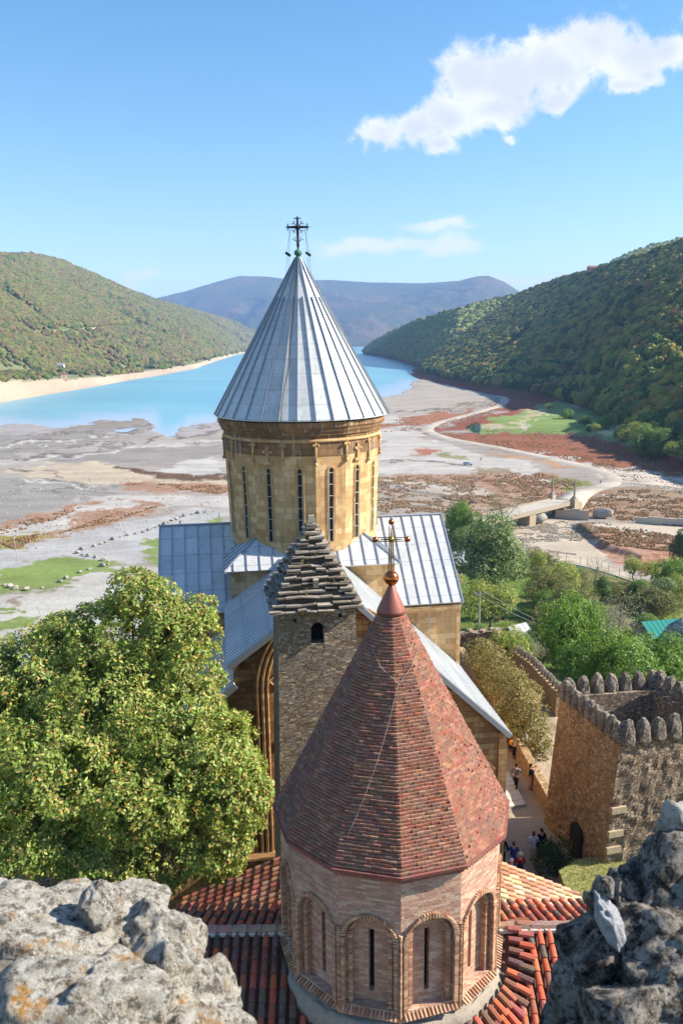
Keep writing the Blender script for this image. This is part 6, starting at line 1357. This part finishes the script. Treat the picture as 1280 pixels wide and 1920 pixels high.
# ---------------------------------------------------------------- people
SKIN = simple('skin', lin((196, 146, 118)), .6, 0, .3, .05)
def clothmat(c, nm): return simple(nm, lin(c), .9, 0, .1, .2, 60.)
def skinmesh(name, J, E, rad, mat, parent, base, rz, root=0, sub=2):
    me = bpy.data.meshes.new(name); me.from_pydata([tuple(p) for p in J], E, []); me.materials.append(mat); o = bpy.data.objects.new(name, me); S.collection.objects.link(o); o.parent = parent
    md = o.modifiers.new('skin', 'SKIN'); md.use_smooth_shade = True; sv = me.skin_vertices[0].data
    for i, r in enumerate(rad): sv[i].radius = r if hasattr(r, '__len__') else (r, r); sv[i].use_root = (i == root)
    md2 = o.modifiers.new('sub', 'SUBSURF'); md2.levels = sub; md2.render_levels = sub; return o
def person(foot, rz, label, shirt, pants, hair, pose='stand', hat=None, bag=None, short=False, scale=1., far=False, group=None, skirt=False):
    e = empty('person', foot, label, 'person', group, rz); e.scale = (scale,)*3; V = Vector
    st = {'stand': (.10, 0, -.10, 0), 'walk': (.10, -.26, -.10, .26), 'lean': (.11, .02, -.13, .10)}[pose if pose in ('walk', 'lean') else 'stand']
    lean = {'lean': -.16}.get(pose, 0.)
    pel = V((0, 0, .95)); ch = V((0, lean*.6, 1.25)); nk = V((0, lean, 1.47)); hd = V((0, lean-.015, 1.62))
    armL, armR = {'stand': ((.26, -.03, 1.14), (.25, -.14, .92)), 'walk': ((.27, .10, 1.16), (.25, -.06, .95)), 'lean': ((.27, -.26, 1.2), (.16, -.46, 1.12)), 'photo': ((.25, -.17, 1.28), (.07, -.32, 1.52)), 'hips': ((.34, .03, 1.2), (.16, -.06, 1.03))}[pose], {'stand': ((-.26, -.02, 1.14), (-.25, -.12, .92)), 'walk': ((-.27, -.12, 1.18), (-.24, -.34, 1.05)), 'lean': ((-.27, -.26, 1.2), (-.14, -.46, 1.12)), 'photo': ((-.25, -.17, 1.28), (-.07, -.32, 1.52)), 'hips': ((-.26, -.05, 1.15), (-.2, -.25, 1.02))}[pose]
    J = [pel, ch, nk, hd]; E = [(0, 1), (1, 2), (2, 3)]; rd = [(.145, .11), (.155, .11), .055, .05]
    idx = {}
    for s, (el, ha) in ((1, armL), (-1, armR)):
        sh = V((.185*s, lean*.9, 1.41)); k = len(J); J += [sh, V(el), V(ha)]; E += [(1, k), (k, k+1), (k+1, k+2)]; rd += [.062, .042, .03]; idx[s] = k
        hv = (V(ha)-V(el)).normalized(); side = hv.cross(V((0, 0, 1))).normalized() if abs(hv.z) < .9 else V((0, 1, 0)); dn_ = hv.cross(side)
        if not far:
            k3 = len(J); J.append(V(ha)+hv*.07); E.append((k+2, k3)); rd.append((.036, .02))
    for s, fy in ((1, st[1]), (-1, st[3])):
        hp = V((.09*s, 0, .9)); kn = V((.1*s, fy*.45-.04, .5)); an = V((.1*s, fy, .09)); toe = V((.11*s, fy-.15, .04)); k = len(J); J += [hp, kn, an, toe]; E += [(0, k), (k, k+1), (k+1, k+2), (k+2, k+3)]; rd += [.085, .058, .042, .035]
    body = skinmesh('body', J, E, rd, SKIN, e, foot, rz, 0, 1 if far else 2)
    # head with brow, nose, ears, jaw; hands with fingers, all joined into one mesh per part
    Vn, F = ICO[3]; P = Vn.copy(); P[:, 0] *= .078*(1-.18*np.clip(-P[:, 2], 0, 1)); P[:, 1] *= .098; P[:, 2] *= .122
    fr = Vn[:, 1] < -.5; P[:, 1] -= np.where(fr, .028*np.exp(-((Vn[:, 0]/.14)**2+((Vn[:, 2]+.05)/.22)**2)), 0)+np.where(fr, .006*np.exp(-((Vn[:, 0]/.3)**2+((Vn[:, 2]+.45)/.1)**2)), 0)
    P[:, 1] += np.where(fr, .012*np.exp(-(((np.abs(Vn[:, 0])-.38)/.16)**2+((Vn[:, 2]-.08)/.12)**2)), 0)
    hm_ = MB(); k = 0; hm_.v = [tuple(np.array(hd)+p) for p in P]; hm_.f = [tuple(f) for f in F]; hm_.c = [(1, 1, 1)]*len(F); hm_.m = [0]*len(F); hm_.sm = [True]*len(F)
    for s in (-1, 1): hm_.ball(hd+V((.078*s, .005, 0)), .02, 8, (1, 1, 1), (.5, 1, 1.5))
    def lobj(name, mb, mat, par=None):
        me = bpy.data.meshes.new(name); me.from_pydata(mb.v, [], mb.f); me.materials.append(mat); me.polygons.foreach_set('use_smooth', [True]*len(mb.f)); o = bpy.data.objects.new(name, me); S.collection.objects.link(o); o.parent = par or e; return o
    head = lobj('head', hm_, SKIN)
    if not far:
        ey = MB(); [ey.ball(hd+V((.03*s, -.082, .012)), .011, 8) for s in (-1, 1)]; lobj('eye', ey, DARK, head)
        for s, (el, ha) in ((1, armL), (-1, armR)):
            hv = (V(ha)-V(el)).normalized(); side = hv.cross(V((0, 0, 1))); side = side.normalized() if side.length > .1 else V((0, 1, 0)); b = V(ha)+hv*.07; curl = side.cross(hv)*(-1 if pose in ('stand', 'walk') else 1); m_ = MB(); m_.smooth = True
            m_.tube([V(ha)-hv*.02, V(ha)+hv*.03, b+hv*.015], [.026, .034, .03], 8)
            for q, ln in ((-.028, .062), (-.009, .072), (.01, .068), (.028, .052)): f0 = b+side*q; m_.tube([f0-hv*.01, f0+hv*ln*.5, f0+hv*ln*.8+curl*.018, f0+hv*ln*.95+curl*.035], [.009, .0085, .0078, .006], 6)
            t0 = V(ha)+hv*.03+side*.028*s; m_.tube([t0, t0+hv*.03+side*.022*s, t0+hv*.055+side*.026*s+curl*.01], [.011, .0095, .007], 6); lobj('hand', m_, SKIN)
    if hair:
        P2 = Vn.copy(); kp = (P2[:, 2] > -.05+.0*P2[:, 0]) | (P2[:, 1] > .15); Fk = [f for f in F if all(kp[i] and not (Vn[i, 1] < -.55 and Vn[i, 2] < .45) for i in f)]; P2 = P2*np.array([.085, .106, .131])*(1+(fbm(Vn*3, 3, 3)-.5)[:, None]*.1)
        hh2 = MB(); hh2.v = [tuple(np.array(hd)+np.array([0, .004, .006])+p) for p in P2]; hh2.f = [tuple(f) for f in Fk]; lobj('hair', hh2, clothmat(hair, 'hair'))
    if hat:
        m_ = MB(); m_.lathe(hd+V((0, 0, .04)), [(.16 if hat[1] else .1, 0), (.1, .012), (.095, .07), (.07, .11), (.01, .125)], 18); lobj('hat', m_, clothmat(hat[0], 'hat_cloth'))
        if not hat[1]: pass
    # shirt and trousers: shells over the same joints
    Js = [V((0, 0, .9)), pel+V((0, 0, .05)), ch, V((0, lean*.95, 1.42))]; Es = [(0, 1), (1, 2), (2, 3)]; rs = [(.165, .13), (.165, .125), (.178, .13), (.085, .07)]
    for s, (el, ha) in ((1, armL), (-1, armR)):
        k = len(Js); sh = V((.185*s, lean*.9, 1.41)); end = V(el) if short else V(el).lerp(V(ha), .85); Js += [sh, V(el)]+([] if short else [end]); Es += [(2, k), (k, k+1)]+([] if short else [(k+1, k+2)]); rs += [.078, .058]+([] if short else [.044])
    skinmesh('shirt', Js, Es, rs, clothmat(shirt, 'shirt_cloth'), e, foot, rz, 1, 1)
    Jt = [V((0, 0, .96)), V((0, 0, .88))]; Et = [(0, 1)]; rt = [(.15, .118), (.155, .12)]
    for s, fy in ((1, st[1]), (-1, st[3])):
        k = len(Jt); Jt += [V((.095*s, 0, .78)), V((.1*s, fy*.45-.04, .5)), V((.1*s, fy*.93, .13))]; Et += [(1, k), (k, k+1), (k+1, k+2)]; rt += [.1, .078, .06]
    skinmesh('trousers', Jt, Et, rt, clothmat(pants, 'trouser_cloth'), e, foot, rz, 0, 1)
    for s, fy in ((1, st[1]), (-1, st[3])):
        m_ = MB(); m_.smooth = True; m_.ball(V((.105*s, fy-.055, .045)), .06, 12, (1, 1, 1), (.8, 2.3, .8)); lobj('shoe', m_, clothmat((60, 54, 52), 'shoe_leather'))
    if bag:
        m_ = MB(); m_.smooth = True; c = V(bag[1]); m_.ball(c, .16, 14, (1, 1, 1), (1, .65, 1.25)); b_ = lobj('bag', m_, clothmat(bag[0], 'bag_cloth')); m2 = MB(); m2.tube([c+V((0, 0, .16)), V((c.x*.5, 0.1 if c.y > 0 else -.12, 1.38)), V((-c.x*.3, 0, 1.47))], .014, 5); lobj('strap', m2, clothmat(bag[0], 'strap_cloth'), b_)
    return e
g0 = 0.0
person(PZ(966, 1480, g0), R_(150), 'person in grey vest and black trousers walking alone on the path', (120, 118, 128), (30, 30, 36), (30, 24, 22), 'walk')
person(PZ(993, 1480, g0), R_(95), 'person in dark shirt photographing beside the parapet', (40, 44, 58), (176, 146, 128), (36, 28, 24), 'photo', short=True)
person(PZ(963, 1421, g0), R_(120), 'person in dark trousers with a yellow bag leaning on the parapet', (228, 206, 196), (34, 38, 56), (60, 44, 36), 'lean', bag=((224, 160, 40), (.12, .2, 1.1)))
person(PZ(956, 1408, g0), R_(125), 'person in a red and blue top second along the parapet', (150, 70, 90), (44, 50, 76), (90, 60, 44), 'lean', short=True)
person(PZ(951, 1398, g0), R_(110), 'person in a pale pink top at the far end of the parapet group', (220, 176, 168), (40, 44, 60), (120, 84, 56), 'stand')
person(PZ(998, 1614, g0), R_(170), 'person in white shirt and pale trousers with a dark shoulder bag', (206, 202, 206), (206, 196, 180), (70, 54, 46), 'hips', bag=((34, 34, 44), (-.26, .02, .98)))
person(PZ(1013, 1608, g0), R_(200), 'person in black top and blue jeans beside the one in white', (28, 26, 30), (66, 88, 130), (40, 26, 22), 'stand', bag=((24, 24, 28), (-.05, .22, 1.15)))
person(PZ(961, 1634, g0), R_(175), 'person in a dark blue t-shirt seen from behind in the shade', (54, 64, 116), (50, 50, 60), (110, 84, 72), 'hips', short=True)
person(PZ(973, 1655, g0), R_(190), 'person in a bright red jacket and straw hat', (186, 30, 36), (60, 52, 50), (90, 70, 60), 'stand', hat=((214, 176, 150), True), bag=((40, 34, 34), (.08, .22, 1.12)))
person(PZ(957, 1668, g0), R_(185), 'person in blue top and white cap above the tiled roof edge', (50, 70, 130), (50, 50, 60), None, 'stand', hat=((226, 206, 200), False))
person(PZ(940, 1622, g0), R_(150), 'person in dark clothes half hidden by the brick drum', (34, 30, 44), (30, 30, 36), (30, 24, 22), 'stand')
for px, py, rz, sh, pn, lab, ps in ((1125, 909, 20, (40, 42, 56), (30, 32, 44), 'lone dark figure walking on the bend of the pale road', 'walk'), (1051, 932, 60, (50, 46, 60), (36, 36, 46), 'dark figure at the bridge end by the right pylon', 'stand'), (1055, 932, 240, (150, 130, 120), (50, 50, 70), 'pale topped figure at the bridge end by the right pylon', 'stand'),
                                    (338, 986, 20, (40, 36, 50), (30, 30, 40), 'dark figure standing by the ridge of the left transept roof', 'stand'), (411, 974, 90, (120, 80, 70), (40, 40, 50), 'brownish figure on the grass near the round drum', 'walk'), (365, 836, 0, (60, 50, 60), (40, 40, 50), 'leftmost of three tiny figures on the grey mud', 'stand'), (369, 837, 40, (90, 60, 60), (40, 40, 50), 'middle of three tiny figures on the grey mud', 'stand'), (373, 836, 100, (50, 50, 70), (40, 40, 50), 'rightmost of three tiny figures on the grey mud', 'walk'),
                                    (901, 864, 0, (50, 50, 70), (40, 40, 50), 'tiny dark figure on the white flats near the car', 'stand')):
    person(PG(px, py), R_(rz), lab, sh, pn, (30, 24, 22), ps, far=True)

# ---------------------------------------------------------------- scrub and stones strewn over the dry bed
def simplecrown(name, seed, mat, sub=2): return crown_proto(name, seed, mat, sub)
SCRUBM = crownmat('red_brown_scrub', [(0, lin((104, 66, 50))), (.35, lin((130, 88, 66))), (.6, lin((112, 100, 62))), (.8, lin((150, 116, 88))), (1, lin((170, 144, 116)))]); STONEM = crownmat('pale_stones', [(0, lin((120, 112, 102))), (.5, lin((160, 150, 138))), (1, lin((188, 178, 164)))])
def strew(polys, N):
    out = []
    for poly, n_ in zip(polys, N):
        P = np.array(poly, dtype=float); q = rng.uniform(P.min(0), P.max(0), (n_*4, 2)); q = q[poly_sd(q[:, 0], q[:, 1], poly) > 0]; k = fbm(np.stack([q[:, 0]/22, q[:, 1]/5], 1), 4, 5) > rng.uniform(.4, .6, len(q)); q = q[k][:n_]
        for px, py in q:
            d = ray(px, py); z = -29.6; t = (z-CAMZ)/d.z; out.append((d.x*t, d.y*t))
    A = np.array(out); return np.stack([A[:, 0], A[:, 1], tz(A[:, 0], A[:, 1])], 1)
P = strew([[(700, 893), (1010, 885), (1090, 905), (1030, 938), (900, 965), (700, 960)], [(806, 808), (1060, 815), (1300, 866), (1330, 905), (1080, 868), (880, 828)], [(1075, 992), (1120, 990), (1290, 1024), (1300, 1060), (1140, 1045)], [(1058, 945), (1175, 912), (1330, 925), (1330, 990), (1062, 962)], [(700, 796), (900, 750), (980, 740), (880, 803), (700, 810)], [(110, 1000), (230, 955), (300, 945), (230, 972)], [(220, 905), (430, 908), (430, 927)], [(0, 990), (180, 938), (80, 985), (0, 1000)], [(0, 1015), (85, 998), (30, 1030)]],
          [8000, 5000, 3000, 3600, 3000, 1200, 900, 700, 500])
scatter('low_scrub', P, rng.uniform(.1, .36, len(P)), [simplecrown('clump', s, SCRUBM) for s in (31, 32)], 'low red-brown scrub dotted over the dry reservoir bed', 'scrub')
P = strew([[(940, 985), (1010, 972), (1150, 980), (1110, 1020), (985, 1030)], [(700, 893), (900, 893), (900, 980), (700, 980)], [(1060, 860), (1330, 905), (1330, 930), (1160, 900)], [(0, 880), (430, 890), (430, 960), (0, 1040)], [(900, 1010), (1080, 1062), (980, 1050)]], [2200, 2200, 1200, 500, 500])
scatter('loose_stones', P, rng.uniform(.08, .36, len(P))**1.0, [simplecrown('stone', s, STONEM, 1) for s in (41, 42)], 'loose pale stones strewn over the dry reservoir bed', 'stones')
